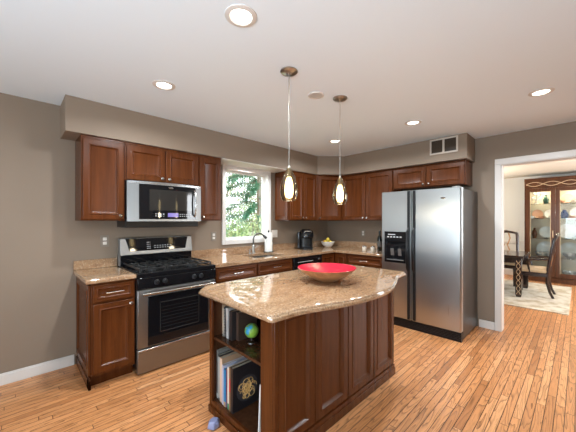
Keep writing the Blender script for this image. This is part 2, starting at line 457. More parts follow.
# diagonal corner wall cabinet
cc = thing('corner_wall_cabinet', 'diagonal wall cabinet in the corner above the fruit bowl', 'cabinet', (3.632, YF, U0))
pa, pb = Vector((3.632, YF)), Vector((4.034, -0.549))
pts = [(0, 0), (pb.x - pa.x, pb.y - pa.y), (XB - 0.002 - pa.x, pb.y - pa.y), (XB - 0.002 - pa.x, -0.002 - pa.y), (0, -0.002 - pa.y)]
obj('body', MB().prism(pts, 0, SB - 0.001 - U0), 'wood', cc, bevel=0.0015)
dw = (pb - pa).length; ang = math.atan2(pb.y - pa.y, pb.x - pa.x)
cd = obj('door', MB().panel(0.03, dw - 0.03, 0.012, SB - U0 - 0.03, DOOR, -0.001), 'wood', cc, rot=(0, 0, ang), bevel=0.0012)
obj('knob', MB().lathe([(0.006, 0), (0.006, -0.014), (0.014, -0.018), (0.0155, -0.024), (0.011, -0.029), (0, -0.030)], (0.06, -0.019, 0.045), 16, 'y'), 'chrome', cd, smooth=True)

KB = 0.864            # top of the base cabinets; the worktops are 36 mm thick
CT = 0.90
def base(label, loc, rz, w, depth, cols, toe=True, side=None, name='base_cabinet'):
    t = thing(name, label, 'cabinet', (loc[0], loc[1], 0), rz)
    b = MB().box(0, w, 0, 0.018, 0.10, KB).box(0, w, depth - 0.012, depth, 0.10, KB).box(0, 0.018, 0.018, depth - 0.012, 0.10, KB).box(w - 0.018, w, 0.018, depth - 0.012, 0.10, KB).box(0.018, w - 0.018, 0.018, depth - 0.012, 0.10, 0.12)
    b.box(0, w, 0.07, depth, 0, 0.10)
    obj('body', b, 'wood', t, bevel=0.0015)
    x = 0.0
    for (cw, kind, kn) in cols:
        x0, x1 = x + 0.012, x + cw - 0.012
        if kind == 'dd':
            drawer(t, x0, x1, 0.705, 0.845); door(t, x0, x1, 0.125, 0.69, None if kn is None else ((x1 - 0.028 if kn == 'r' else x0 + 0.028), 0.655))
        elif kind == 'd':
            door(t, x0, x1, 0.125, 0.845, None if kn is None else ((x1 - 0.028 if kn == 'r' else x0 + 0.028), 0.80))
        elif kind == '3':
            drawer(t, x0, x1, 0.705, 0.845); drawer(t, x0, x1, 0.42, 0.69); drawer(t, x0, x1, 0.125, 0.405)
        x += cw
    if side:
        m = MB().panel(0.012, depth - 0.012, 0.115, 0.845, [(i, y) for i, y in DOOR if i < 0.075], -0.001)
        m.xf(Matrix.Rotation(-PI / 2, 4, 'Z')).xf(Matrix.Translation((0, depth, 0)))
        obj('end_panel', m, 'wood', t, bevel=0.001)
        obj('base_moulding', MB().box(-0.018, -0.001, 0.0, depth, 0, 0.075).box(-0.012, -0.001, 0.0, depth, 0.075, 0.09).box(-0.018, 0.0, -0.0, 0.07, 0, 0.075), 'wood', t, bevel=0.003)
    return t
BY = -0.612
base('base cabinet with one drawer and one door, left of the range', (0.465, BY), 0, 0.325, 0.611, [(0.325, 'dd', 'r')], side=True)
base('base cabinet with a drawer between the range and the sink cabinet', (1.576, BY), 0, 0.576, 0.611, [(0.576, 'dd', 'r')])
base('sink base cabinet with a drawer front left of the dishwasher', (2.154, BY), 0, 0.612, 0.611, [(0.612, 'dd', 'l')])
base('drawer base cabinet between the corner and the refrigerator', (3.734, -0.858), RB, 0.60, 0.61, [(0.60, '3', None)])
cb = thing('corner_base_cabinet', 'corner base cabinet with two narrow doors right of the dishwasher', 'cabinet', (3.385, BY, 0))
pts = [(0, 0), (0.349, 0), (0.349, -0.244), (0.958, -0.244), (0.958, 0.611), (0, 0.611)]
pt2 = [(0, 0.07), (0.419, 0.07), (0.419, -0.244), (0.958, -0.244), (0.958, 0.611), (0, 0.611)]
obj('body', MB().prism(pts, 0.10, KB).prism(pt2, 0, 0.10), 'wood', cb, bevel=0.0015)
door(cb, 0.012, 0.322, 0.125, 0.845)
ld = MB().panel(0.03, 0.235, 0.125, 0.845, DOOR, -0.001); obj('door', ld, 'wood', cb, loc=(0.349, 0, 0), rot=(0, 0, RB), bevel=0.0012)

# ------------------------------------------------------------------ worktops
SLAB = [(0.004, 0.0), (0.0, 0.004), (0.0, 0.024), (0.003, 0.031), (0.008, 0.0355), (0.012, 0.036)]
t = thing('worktop', 'small granite worktop over the cabinet left of the range', 'worktop', (0.425, 0, KB + 0.001))
obj('slab', MB().stack([(0, -0.002), (0, -0.65), (0.366, -0.65), (0.366, -0.002)], SLAB), 'granite', t, smooth=True)
obj('backsplash', MB().box(0.0, 0.366, -0.022, -0.002, 0.0365, 0.125), 'granite', t, bevel=0.002)
t = thing('worktop', 'long L-shaped granite worktop with the sink', 'worktop', (1.566, 0, KB + 0.001))
# L outline with the sink opening bridged into one polygon
ox = 1.566; sx0, sx1, sy0, sy1 = 2.225, 2.745, -0.53, -0.15
def rr(x0, x1, y0, y1, r, n=5):
    out = []
    for cx, cy, a0 in ((x1 - r, y1 - r, 0), (x0 + r, y1 - r, 90), (x0 + r, y0 + r, 180), (x1 - r, y0 + r, 270)):
        for i in range(n + 1):
            a = math.radians(a0 + 90 * i / n); out.append((cx + r * math.cos(a), cy + r * math.sin(a)))
    return out
sl = MB()
outer = [(1.566, -0.002), (1.566, -0.65), (3.70, -0.65), (3.70, -1.455), (XB - 0.002, -1.455), (XB - 0.002, -0.002)]
hole = rr(sx0, sx1, sy0, sy1, 0.07)
def cap(mb, z):
    vo = [mb.bm.verts.new((x - ox, y, z)) for x, y in outer]; vh = [mb.bm.verts.new((x - ox, y, z)) for x, y in hole]
    eds = [mb.bm.edges.new((v[i], v[(i + 1) % len(v)])) for v in (vo, vh) for i in range(len(v))]
    bmesh.ops.triangle_fill(mb.bm, edges=eds, use_beauty=True, normal=(0, 0, 1))
    return vo, vh
bo, bh = cap(sl, 0.0); to, th = cap(sl, 0.036)
for lo, hi in ((bo, to), (bh, th)):
    for i in range(len(lo)):
        j = (i + 1) % len(lo); sl.bm.faces.new((lo[i], lo[j], hi[j], hi[i]))
obj('slab', sl, 'granite', t, bevel=0.004)
bs = MB().box(0, 3.60 + 0.755 - ox + 1.566 - 1.568, -0.022, -0.002, 0.0365, 0.155) if False else MB().box(0, XB - 0.003 - ox, -0.022, -0.002, 0.0365, 0.135)
bs.box(XB - 0.022 - ox, XB - 0.003 - ox, -1.455, -0.0225, 0.0365, 0.135)
obj('backsplash', bs, 'granite', t, bevel=0.002)
# sink
t = thing('sink', 'stainless undermount sink below the window', 'sink', (2.485, -0.34, 0.70))
o_ = rr(-0.265, 0.265, -0.195, 0.195, 0.075)
obj('basin', MB().stack(o_, [(0.02, 0.0), (0.0, 0.02), (0.0, 0.1635), (0.006, 0.1635), (0.010, 0.03), (0.035, 0.012)]), 'steel_rail', t, smooth=True)
obj('drain', MB().lathe([(0.042, 0.0), (0.045, 0.003), (0.03, 0.004), (0, 0.002)], (0, 0, 0.0125)), 'nickel', t, smooth=True)

# ------------------------------------------------------------------ range
R = thing('range', 'freestanding stainless gas range with black cooktop', 'range', (0.795, -0.02, 0))
W = 0.764
obj('body', MB().box(0.002, W - 0.002, -0.60, -0.01, 0.055, 0.865).box(0.03, W - 0.03, -0.56, -0.03, 0.0, 0.055), 'black_soft', R, bevel=0.003)
ct = obj('cooktop', MB().stack([(0.0, -0.645), (W, -0.645), (W, -0.01), (0.0, -0.01)], [(0.0, 0.865), (0.0, 0.898), (0.006, 0.905), (0.03, 0.905), (0.034, 0.899)]), 'black', R, smooth=True)
for bx, by in ((0.18, -0.47), (0.58, -0.47), (0.18, -0.2), (0.58, -0.2), (0.38, -0.335)):
    obj('burner', MB().lathe([(0.052, 0.899), (0.05, 0.911), (0.036, 0.913), (0.036, 0.921), (0.03, 0.924), (0, 0.924)], (bx, by, 0), 20), 'iron', R, smooth=True)
for gx in (0.03, 0.268, 0.506):
    g = MB(); gw = 0.228; y0, y1 = -0.60, -0.07; zt = 0.938
    for yy in (y0, (y0 + y1) / 2, y1): g.box(gx, gx + gw, yy - 0.006, yy + 0.006, zt - 0.014, zt)
    for xx in (gx + 0.006, gx + gw / 2, gx + gw - 0.006): g.box(xx - 0.006, xx + 0.006, y0, y1, zt - 0.013, zt + 0.001)
    for yy in (y0 + 0.13, y1 - 0.13): g.box(gx + 0.02, gx + gw - 0.02, yy - 0.005, yy + 0.005, zt - 0.012, zt + 0.002)
    for xx in (gx + 0.006, gx + gw - 0.006):
        for yy in (y0, y1): g.box(xx - 0.007, xx + 0.007, yy - 0.007, yy + 0.007, 0.9, zt - 0.01)
    obj('grate', g, 'iron', R, bevel=0.0015)
cp = obj('control_panel', MB().prism([(0, 0), (0.0, 0.001), (W, 0.001), (W, 0)], 0, 0.001), 'black', R)
bpy.data.objects.remove(cp)
cpm = MB()      # sloped front panel in black glass
sec = [(-0.601, 0.755), (-0.648, 0.762), (-0.655, 0.80), (-0.648, 0.860), (-0.601, 0.864)]
vv = [[cpm.bm.verts.new((x, y, z)) for y, z in sec] for x in (0.0, W)]
for i in range(len(sec)):
    j = (i + 1) % len(sec); cpm.bm.faces.new((vv[0][i], vv[0][j], vv[1][j], vv[1][i]))
cpm.bm.faces.new(vv[0]); cpm.bm.faces.new(vv[1])
cp = obj('control_panel', cpm, 'black', R, bevel=0.003)
for kx in (0.16, 0.235, 0.52, 0.595):
    k = MB().lathe([(0.024, 0), (0.023, -0.012), (0.018, -0.016), (0.017, -0.026), (0, -0.027)], (kx, -0.654, 0.812), 18, 'y').box(kx - 0.005, kx + 0.005, -0.684, -0.668, 0.792, 0.832)
    obj('burner_knob', k, 'black_soft', R, smooth=True)
# oven door
od = obj('oven_door', MB().stack([(0.002, -0.602), (0.002, -0.645), (W - 0.002, -0.645), (W - 0.002, -0.602)], [(0, 0.235), (0, 0.750)]), 'appliance_steel', R, bevel=0.004)
obj('door_glass', MB().prism([(0.085, -0.6455), (0.085, -0.650), (W - 0.085, -0.650), (W - 0.085, -0.6455)], 0.245, 0.69), 'oven_glass', od, bevel=0.003)
wf = MB()
for z0, z1, x0, x1 in ((0.345, 0.355, 0.19, 0.575), (0.615, 0.625, 0.19, 0.575), (0.345, 0.625, 0.19, 0.196), (0.345, 0.625, 0.569, 0.575)): wf.box(x0, x1, -0.6512, -0.6503, z0, z1)
for i in range(7): wf.box(0.2, 0.565, -0.6512, -0.6503, 0.385 + i * 0.031, 0.3885 + i * 0.031)
obj('oven_window', wf, mat('oven_rack_tone', (0.022, 0.021, 0.020), 0.25), od)
hd = MB().tube([(0.03, -0.69, 0.722), (W - 0.03, -0.69, 0.722)], 0.0135, 12)
for xx in (0.06, W - 0.06): hd.box(xx - 0.013, xx + 0.013, -0.688, -0.645, 0.712, 0.732)
obj('handle', hd, 'steel_rail', od, smooth=True)
dr = obj('storage_drawer', MB().box(0.002, W - 0.002, -0.645, -0.602, 0.014, 0.222), 'appliance_steel', R, bevel=0.005)
obj('drawer_lip', MB().box(0.004, W - 0.004, -0.652, -0.6455, 0.208, 0.221), 'steel_rail', dr, bevel=0.002)
# backguard, its face tilted back
bg = MB(); prof = [(-0.085, 0.905), (-0.085, 1.01), (-0.105, 1.015), (-0.078, 1.185), (-0.070, 1.192), (-0.012, 1.192), (-0.012, 0.905)]
vv = [[bg.bm.verts.new((x, y, z)) for y, z in prof] for x in (0.0, W)]
for i in range(len(prof)):
    j = (i + 1) % len(prof); bg.bm.faces.new((vv[0][i], vv[0][j], vv[1][j], vv[1][i]))
bg.bm.faces.new(vv[0]); bg.bm.faces.new(vv[1])
bgo = obj('backguard', bg, 'appliance_steel', R, bevel=0.003)
tl = math.atan2(0.027, 0.17)
def on_guard(mb): return mb.xf(Matrix.Translation((0, -0.105, 1.015)) @ Matrix.Rotation(-tl, 4, 'X'))
gp = MB().stack([(0.085, 0.025), (W - 0.085, 0.025), (W - 0.05, 0.158), (0.05, 0.158)], [(0, 0.0005), (0, 0.004)])
gp.xf(Matrix(((1, 0, 0, 0), (0, 0, -1, 0), (0, 1, 0, 0), (0, 0, 0, 1)))); on_guard(gp.xf(Matrix.Translation((0, 0, 0.012))))
gpo = obj('control_glass', gp, 'black', bgo, bevel=0.001)
mk = MB()
for i in range(3):
    for j in range(4): mk.box(0.255 + i * 0.014, 0.264 + i * 0.014, -0.0052, -0.0045, 0.055 + j * 0.022, 0.062 + j * 0.022)
on_guard(mk); obj('markings', mk, 'mark', gpo); mk = MB()
for i in range(7):
    for j in range(2): mk.box(0.33 + i * 0.028, 0.345 + i * 0.028, -0.0052, -0.0045, 0.06 + j * 0.022, 0.067 + j * 0.022)
on_guard(mk); obj('markings', mk, 'mark', gpo)
obj('black_riser', MB().box(0.004, W - 0.004, -0.0875, -0.0855, 0.907, 1.008), 'black', bgo)

# ------------------------------------------------------------------ microwave over the range, with a bowed door
MWX0, MWX1, MZ0, MZ1 = 0.788, 1.543, 1.365, 1.758
mw = thing('microwave', 'over-the-range microwave with black bowed door', 'microwave', (MWX0, -0.01, MZ0))
W = MWX1 - MWX0; H = MZ1 - MZ0
obj('body', MB().box(0.002, W - 0.002, -0.36, 0.008, 0.012, H).box(0.004, W - 0.004, -0.30, 0.006, -0.062, 0.012), 'black_soft', mw, bevel=0.003)
def bow(u, bulge=0.045): return -0.362 - bulge * (1 - (2 * u / W - 1) ** 2)
def bowed(x0, x1, z0, z1, off, th=0.012, n=14):
    pts = [(x0 + (x1 - x0) * i / n, bow(x0 + (x1 - x0) * i / n) - off) for i in range(n + 1)]
    return MB().prism(pts + [(x, -0.3605) for x, y in reversed(pts)] if th is None else pts + [(x, y + th) for x, y in reversed(pts)], z0, z1)
obj('front_frame', bowed(0.0, W, 0.0, H, 0.0, None), 'appliance_steel', mw, bevel=0.002)
dg = obj('door', bowed(0.10, W - 0.075, 0.022, H - 0.028, 0.006, 0.0055), 'black', mw, smooth=True)
obj('door_window', bowed(0.19, W - 0.12, 0.11, H - 0.075, 0.0075, 0.001), mat('microwave_screen', (0.022, 0.020, 0.018), 0.06), dg, smooth=True)
obj('badge', MB().lathe([(0.024, 0), (0.022, -0.002), (0, -0.0025)], (0, 0, 0), 20, 'y').xf(Matrix.Translation((0.40, bow(0.40) - 0.0065, H - 0.052)) @ Matrix.Diagonal((1, 1, 0.42, 1))), 'chrome', dg, smooth=True)
obj('display', bowed(0.365, 0.475, 0.045, 0.085, 0.0078, 0.001), 'display', dg)
mk = MB()
for i in range(6):
    x = 0.22 + i * 0.024 if i < 5 else 0.22
    for j in range(2): mk.box(x, x + 0.012, bow(x) - 0.0085, bow(x) - 0.0072, 0.05 + j * 0.02, 0.057 + j * 0.02)
obj('markings', mk, 'mark', dg); mk = MB()
for i in range(6):
    x = 0.49 + i * 0.024
    for j in range(2): mk.box(x, x + 0.012, bow(x) - 0.0085, bow(x) - 0.0072, 0.05 + j * 0.02, 0.057 + j * 0.02)
obj('markings', mk, 'mark', dg)
xh = W - 0.09
obj('handle', MB().tube([(xh, bow(xh) + 0.0, 0.05), (xh, bow(xh) - 0.03, 0.075), (xh, bow(xh) - 0.04, H / 2), (xh, bow(xh) - 0.03, H - 0.085), (xh, bow(xh), H - 0.06)], 0.010, 10), 'steel_rail', mw, smooth=True)
obj('vent_grille', bowed(0.01, W - 0.01, H - 0.022, H - 0.004, 0.003, 0.0025), 'steel_rail', mw)

# ------------------------------------------------------------------ dishwasher
dwr = thing('dishwasher', 'black dishwasher under the worktop beside the corner cabinet', 'dishwasher', (2.771, -0.60, 0))
obj('body', MB().box(0, 0.608, 0.0, 0.57, 0.1, 0.86).box(0.01, 0.598, 0.06, 0.57, 0.0, 0.10), 'black_soft', dwr, bevel=0.002)
obj('door', MB().box(0.002, 0.606, -0.035, -0.001, 0.105, 0.735), 'black', dwr, bevel=0.004)
dc = obj('control_panel', MB().box(0.002, 0.606, -0.042, -0.001, 0.74, 0.858), 'black', dwr, bevel=0.006)
mk = MB()
mk.box(0.08, 0.40, -0.0435, -0.0425, 0.787, 0.793)
obj('markings', mk, 'mark', dc)
obj('dial', MB().lathe([(0.02, 0), (0.018, -0.014), (0, -0.015)], (0.54, -0.0425, 0.80), 16, 'y'), 'steel_rail', dc, smooth=True)

# ------------------------------------------------------------------ refrigerator (front looks at -x)
F = thing('refrigerator', 'side-by-side stainless refrigerator with ice dispenser', 'refrigerator', (3.60, -1.492, 0), RB)
FW, FH = 0.958, 1.752
obj('body', MB().box(0.004, FW - 0.004, 0.075, 0.735, 0.02, FH - 0.012), 'fridge_side', F, bevel=0.004)
obj('base_grille', (lambda m: [m.box(0.006, FW - 0.006, 0.014, 0.018, 0.022 + i * 0.017, 0.031 + i * 0.017) for i in range(5)] and m)(MB().box(0.006, FW - 0.006, 0.02, 0.074, 0.0, 0.105)), 'black_soft', F)
SP = 0.405
fd = obj('freezer_door', MB().stack([(0.003, 0.07), (0.003, 0.012), (0.012, 0.0), (SP - 0.012, 0.0), (SP - 0.003, 0.012), (SP - 0.003, 0.07)], [(0.004, 0.115), (0, 0.119), (0, FH - 0.004), (0.004, FH)]), 'steel', F, smooth=True)
rd = obj('refrigerator_door', MB().stack([(SP + 0.003, 0.07), (SP + 0.003, 0.012), (SP + 0.012, 0.0), (FW - 0.016, 0.0), (FW - 0.003, 0.016), (FW - 0.003, 0.07)], [(0.004, 0.115), (0, 0.119), (0, FH - 0.004), (0.004, FH)]), 'steel', F, smooth=True)
def fhandle(par, x):
    m = MB().box(x - 0.017, x + 0.017, -0.012, -0.0008, 0.125, FH - 0.006)
    m.tube([(x, -0.006, 1.28), (x, -0.045, 1.23), (x, -0.058, 1.0), (x, -0.045, 0.77), (x, -0.006, 0.72)], [0.012, 0.015, 0.016, 0.015, 0.012], 10)
    return obj('handle', m, 'black_soft', par, bevel=0.004)
fhandle(fd, SP - 0.035); fhandle(rd, SP + 0.035)
dz0, dz1, dx0, dx1 = 0.825, 1.228, 0.05, 0.345
dp = MB()
dp.box(dx0, dx1, -0.012, -0.0008, 1.10, dz1).box(dx0, dx1, -0.012, -0.0008, dz0, 0.855).box(dx0, dx0 + 0.03, -0.012, -0.0008, 0.855, 1.10).box(dx1 - 0.03, dx1, -0.012, -0.0008, 0.855, 1.10)
dp.box(dx0 + 0.03, dx1 - 0.03, -0.0022, -0.0008, 0.855, 1.10)
dpo = obj('dispenser', dp, 'black', fd, bevel=0.003)
dl = MB()
for x in (0.135, 0.235): dl.box(x, x + 0.045, -0.010, -0.0025, 0.91, 1.01, rot=(0.18, 0, 0))
dl.box(dx0 + 0.035, dx1 - 0.035, -0.020, -0.0025, 0.856, 0.868)
obj('dispenser_paddles', dl, mat('grey_plastic', (0.12, 0.12, 0.12), 0.2), dpo, bevel=0.002)
mk = MB()
for i in range(5): mk.box(0.09 + i * 0.042, 0.115 + i * 0.042, -0.0135, -0.0122, 1.15, 1.167)
obj('markings', mk, 'mark', dpo); mk = MB().box(0.10, 0.20, -0.0135, -0.0122, 1.185, 1.196)
obj('markings', mk, 'mark', dpo)
obj('badge', MB().lathe([(0.03, 0), (0.028, -0.003), (0, -0.0035)], (0, 0, 0), 22, 'y').xf(Matrix.Translation((FW - 0.19, -0.0005, FH - 0.115)) @ Matrix.Diagonal((1, 1, 0.4, 1))), 'chrome', rd, smooth=True)
obj('hinge_cover', MB().box(FW - 0.10, FW - 0.02, 0.012, 0.06, FH, FH + 0.012), 'steel_rail', F, bevel=0.003)

# ------------------------------------------------------------------ island
IX, IY = 1.03, -2.188
L, D, IH = 1.435, 0.690, 0.869
I = thing('island_cabinet', 'kitchen island cabinet with an open bookcase end', 'island', (IX, IY, 0))
b = MB().box(0.32, L, 0.0, D, 0.0, IH)
b.box(0.02, 0.32, 0.0, 0.08, 0.0, IH).box(0.02, 0.32, 0.672, D, 0.0, IH)
b.box(0.02, 0.32, 0.08, 0.672, 0.825, IH).box(0.02, 0.32, 0.08, 0.672, 0.0, 0.085)
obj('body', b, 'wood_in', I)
ff = MB().box(0, 0.02, 0.0, 0.102, 0.0, IH).box(0, 0.02, 0.655, D, 0.0, IH).box(0, 0.02, 0.102, 0.655, 0.818, IH).box(0, 0.02, 0.102, 0.655, 0.0, 0.085)
obj('face_frame', ff, 'wood', I, bevel=0.002)
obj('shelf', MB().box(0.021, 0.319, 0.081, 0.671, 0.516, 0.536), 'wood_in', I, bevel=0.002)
xs = [0.0, 0.345, 0.71, 1.075, L]
IP = [(0.0, -0.013), (0.004, -0.019), (0.048, -0.019), (0.051, -0.0245), (0.059, -0.0245), (0.066, -0.012), (0.074, -0.0045), (0.082, -0.004)]
for a, c in zip(xs, xs[1:]):
    obj('side_panel', MB().panel(a + (0.03 if a == 0 else 0.003), c - 0.003, 0.095, IH - 0.003, IP, -0.0005), 'wood', I, bevel=0.0012)
obj('corner_post', MB().box(0.0, 0.028, -0.021, -0.0005, 0.0, IH), 'wood', I, bevel=0.003)
pl = MB().box(-0.010, L + 0.004, -0.029, -0.0005, 0, 0.058).box(-0.010, L + 0.002, -0.0235, -0.0005, 0.058, 0.088)
pl.box(-0.010, -0.0005, -0.0005, D, 0, 0.05)
obj('base_moulding', pl, 'wood', I, bevel=0.002)
# island worktop: rectangle with clipped corners and a front that bows out between two ears
T = thing('island_worktop', 'glossy brown granite island worktop with a bowed front edge', 'worktop', (IX, IY, IH + 0.001))
x0, x1, yb = 0.905, 2.572, -1.488
key = [(0.903, -2.27), (0.902, -2.305), (0.916, -2.327), (0.95, -2.331), (1.03, -2.334), (1.10, -2.340), (1.20, -2.370), (1.31, -2.405), (1.45, -2.440), (1.60, -2.462),
       (1.74, -2.468), (1.88, -2.460), (2.02, -2.425), (2.16, -2.375), (2.29, -2.322), (2.37, -2.296), (2.44, -2.288), (2.52, -2.282), (2.556, -2.276), (2.572, -2.25)]
def crom(P, k=3):                                   # smooth curve through the measured points
    o = []
    for i in range(len(P) - 1):
        p0, p1, p2, p3 = P[max(i - 1, 0)], P[i], P[i + 1], P[min(i + 2, len(P) - 1)]
        for q in range(k):
            t = q / k
            o.append(tuple(0.5 * (2 * p1[a] + (p2[a] - p0[a]) * t + (2 * p0[a] - 5 * p1[a] + 4 * p2[a] - p3[a]) * t * t + (3 * p1[a] - p0[a] - 3 * p2[a] + p3[a]) * t ** 3) for a in (0, 1)))
    return o + [P[-1]]
out = crom(key)
out += [(x1, yb - 0.09), (x1 - 0.07, yb - 0.015), (x1 - 0.1, yb), (x0 + 0.1, yb), (x0 + 0.07, yb - 0.015), (x0, yb - 0.09)]
OG = [(0.014, 0.0), (0.006, 0.002), (0.001, 0.009), (0.0, 0.016), (0.002, 0.023), (0.009, 0.027), (0.010, 0.032), (0.013, 0.036), (0.019, 0.0395), (0.022, 0.04)]
obj('slab', MB().stack([(x - IX, y - IY) for x, y in out], OG), 'granite', T, smooth=True)
IT = IH + 0.041

# red bowl on the island
bw = thing('bowl', 'wide wooden bowl with red enamel inside, on the island', 'bowl', (1.735, -2.015, IT + 0.0005))
n = 24
def bp(r, a=1.0): return (r * a)
outp = [(0.06, 0.0), (0.065, 0.003), (0.09, 0.014), (0.145, 0.043), (0.19, 0.074), (0.224, 0.104)]
inp = [(0.221, 0.1065), (0.186, 0.080), (0.14, 0.050), (0.08, 0.025), (0.0, 0.019)]
obj('wooden_shell', MB().lathe(outp + [(0.222, 0.105), (0.186, 0.077), (0.14, 0.047), (0.08, 0.022), (0.0, 0.016)], (0, 0, 0), 40), 'bowl_wood', bw, smooth=True)
obj('enamel_lining', MB().lathe([(0.224, 0.1045)] + inp, (0, 0, 0), 40, close=True), 'red_enamel', bw, smooth=True)

# ------------------------------------------------------------------ books and globe in the bookcase
def cmat(c, rough=0.45): return mat('book_cover', c, rough)
def book(label, y, z, t, h, d, col, x=1.062, lean=0.0, spine=None, group=None, cat='book', name='book', page=(0.42, 0.35, 0.26)):
    r = thing(name, label, cat, (x, y, z), 0, group); r.rotation_euler = (lean, 0, 0)
    c = 0.0025
    m = MB().box(0, d, -c, 0, 0, h).box(0, d, -t, -t + c, 0, h).box(0, c, -t + c, -c, 0, h)
    obj('cover', m, cmat(col), r)
    obj('pages', MB().box(c, d - 0.004, -t + c + 0.0002, -c - 0.0002, 0.003, h - 0.004), mat('page_edges', page, 0.8), r)
    if spine:
        sp = MB()
        for (a, b2) in spine[1]: sp.box(-0.0006, 0.0, -t + 0.001, -0.001, a * h, b2 * h)
        obj('spine_lettering', sp, cmat(spine[0]), r)
    return r
Z0 = 0.0858
book('tall grey album at the far left end of the lower shelf', -1.522, Z0, 0.028, 0.345, 0.235, (0.16, 0.145, 0.13), 1.075, spine=((0.40, 0.38, 0.35), [(0.0, 0.10)]))
book('black book with pale spine, second from left on the lower shelf', -1.551, Z0, 0.026, 0.325, 0.23, (0.02, 0.02, 0.02), 1.07, spine=((0.38, 0.38, 0.37), [(0.05, 0.95)]))
book('tan hardback between the pale spine and the blue book', -1.580, Z0, 0.032, 0.315, 0.24, (0.40, 0.24, 0.14), 1.066, spine=((0.66, 0.48, 0.35), [(0.02, 0.98)]))
book('pale lavender book beside the blue spine', -1.615, Z0, 0.022, 0.275, 0.21, (0.44, 0.42, 0.52), 1.062)
book('bright blue book on the lower shelf', -1.640, Z0, 0.026, 0.255, 0.205, (0.02, 0.20, 0.44), 1.06, spine=((0.50, 0.30, 0.14), [(0.0, 0.13)]))
book('thin maroon book right of the blue book', -1.668, Z0, 0.015, 0.262, 0.21, (0.16, 0.018, 0.03), 1.064)
book('white book with green foot on the lower shelf', -1.685, Z0, 0.02, 0.285, 0.215, (0.66, 0.62, 0.54), 1.062, spine=((0.03, 0.26, 0.14), [(0.0, 0.14)]))
book('brown book with red and green spine beside the noodle cookbook', -1.708, Z0, 0.018, 0.29, 0.22, (0.24, 0.13, 0.06), 1.06, spine=((0.52, 0.03, 0.03), [(0.45, 0.75)]))
nb = book('black cookbook with a bowl of noodles on its cover', -1.729, Z0, 0.03, 0.298, 0.25, (0.012, 0.010, 0.012), 1.058)
pic = MB().lathe([(0.088, 0), (0.088, 0.0008), (0.0, 0.0008)], (0.118, -0.0302, 0.13), 32, 'y')
pic.xf(Matrix.Translation((0, -0.0008, 0)))
pc = obj('cover_picture', pic, mat('bowl_picture', (0.045, 0.040, 0.042), 0.3), nb)
nd = MB(); rng = random.Random(3)
for i in range(60):
    a = rng.uniform(0, 2 * PI); r0 = rng.uniform(0.0, 0.058); cx, cz = 0.118 + r0 * math.cos(a), 0.128 + r0 * math.sin(a); rad = rng.uniform(0.010, 0.026); s0 = rng.uniform(0, 6)
    nd.tube([(cx + rad * math.cos(s0 + k * 0.55), -0.0316, cz + rad * math.sin(s0 + k * 0.55)) for k in range(7)], 0.002, 4)
obj('noodles', nd, mat('noodle_print', (0.56, 0.32, 0.10), 0.5), pc)
mg = thing('magazine', 'white magazine leaning at the right end of the lower shelf', 'magazine', (1.056, -2.028, Z0)); mg.rotation_euler = (math.radians(3), 0, 0)
obj('cover', MB().box(0, 0.22, -0.010, -0.0086, 0, 0.315).box(0, 0.22, -0.0014, 0.0, 0, 0.315), mat('magazine_cover', (0.74, 0.73, 0.70), 0.4), mg)
obj('pages', MB().box(0.0005, 0.219, -0.0085, -0.0015, 0.001, 0.314), mat('magazine_pages', (0.70, 0.69, 0.66), 0.7), mg)
Z1 = 0.5368
book('cream book at the left end of the upper shelf', -1.522, Z1, 0.045, 0.215, 0.20, (0.30, 0.20, 0.12), 1.12, spine=((0.45, 0.32, 0.20), [(0.1, 0.9)]))
sb = book('black spiral-bound notebook on the upper shelf', -1.578, Z1, 0.022, 0.215, 0.2, (0.02, 0.018, 0.018), 1.10, name='notebook', cat='notebook')
co = MB()
for i in range(18): co.lathe([(0.0085, -0.001), (0.0105, -0.001), (0.0105, 0.001), (0.0085, 0.001)], (-0.003, -0.01, 0.012 + i * 0.011), 12, close=True)
obj('spiral', co, mat('white_coil', (0.62, 0.60, 0.56), 0.4), sb)
book('white binder with grey spine on the upper shelf', -1.612, Z1, 0.024, 0.212, 0.2, (0.44, 0.42, 0.40), 1.10, lean=math.radians(-2), spine=((0.35, 0.33, 0.32), [(0.2, 0.6)]))
book('black book left of the little globe', -1.648, Z1, 0.034, 0.20, 0.17, (0.018, 0.014, 0.014), 1.10)
book('dark brown book behind the little globe', -1.690, Z1, 0.030, 0.195, 0.16, (0.05, 0.028, 0.02), 1.13)
gm = mat('globe_map', (0.25, 0.4, 0.1), 0.35); g = N(gm)
f = g.noise(g.mapping((1, 1, 1)), 17, 3)
g.color(g.ramp(f, [(0.44, (0.24, 0.42, 0.05)), (0.54, (0.16, 0.34, 0.05)), (0.57, (0.02, 0.28, 0.50)), (0.8, (0.05, 0.20, 0.46))]))
gl = thing('globe', 'little green and blue globe on the upper shelf', 'globe', (1.19, -1.79, Z1))
obj('sphere', MB().ball((0, 0, 0.078), 0.049, 24), gm, gl, smooth=True)
obj('base', MB().lathe([(0.04, 0), (0.038, 0.006), (0.012, 0.013), (0.010, 0.031), (0, 0.031)], (0, 0, 0), 20), 'espresso', gl, smooth=True)
# small packet on the floor by the island
pk = MB().stack([(-0.035, -0.03), (0.008, -0.042), (0.044, -0.02), (0.038, 0.026), (0.0, 0.04), (-0.042, 0.018)], [(0.004, 0), (0, 0.008), (0.004, 0.03), (0.014, 0.045)])
pko = obj('packet', pk, mat('pale_blue_plastic', (0.24, 0.26, 0.42), 0.3), loc=(0.968, -1.665, 0.0008), rot=(0, 0, 0.4), bevel=0.003)
tag(pko, 'small pale blue packet on the floor by the island', 'packet')

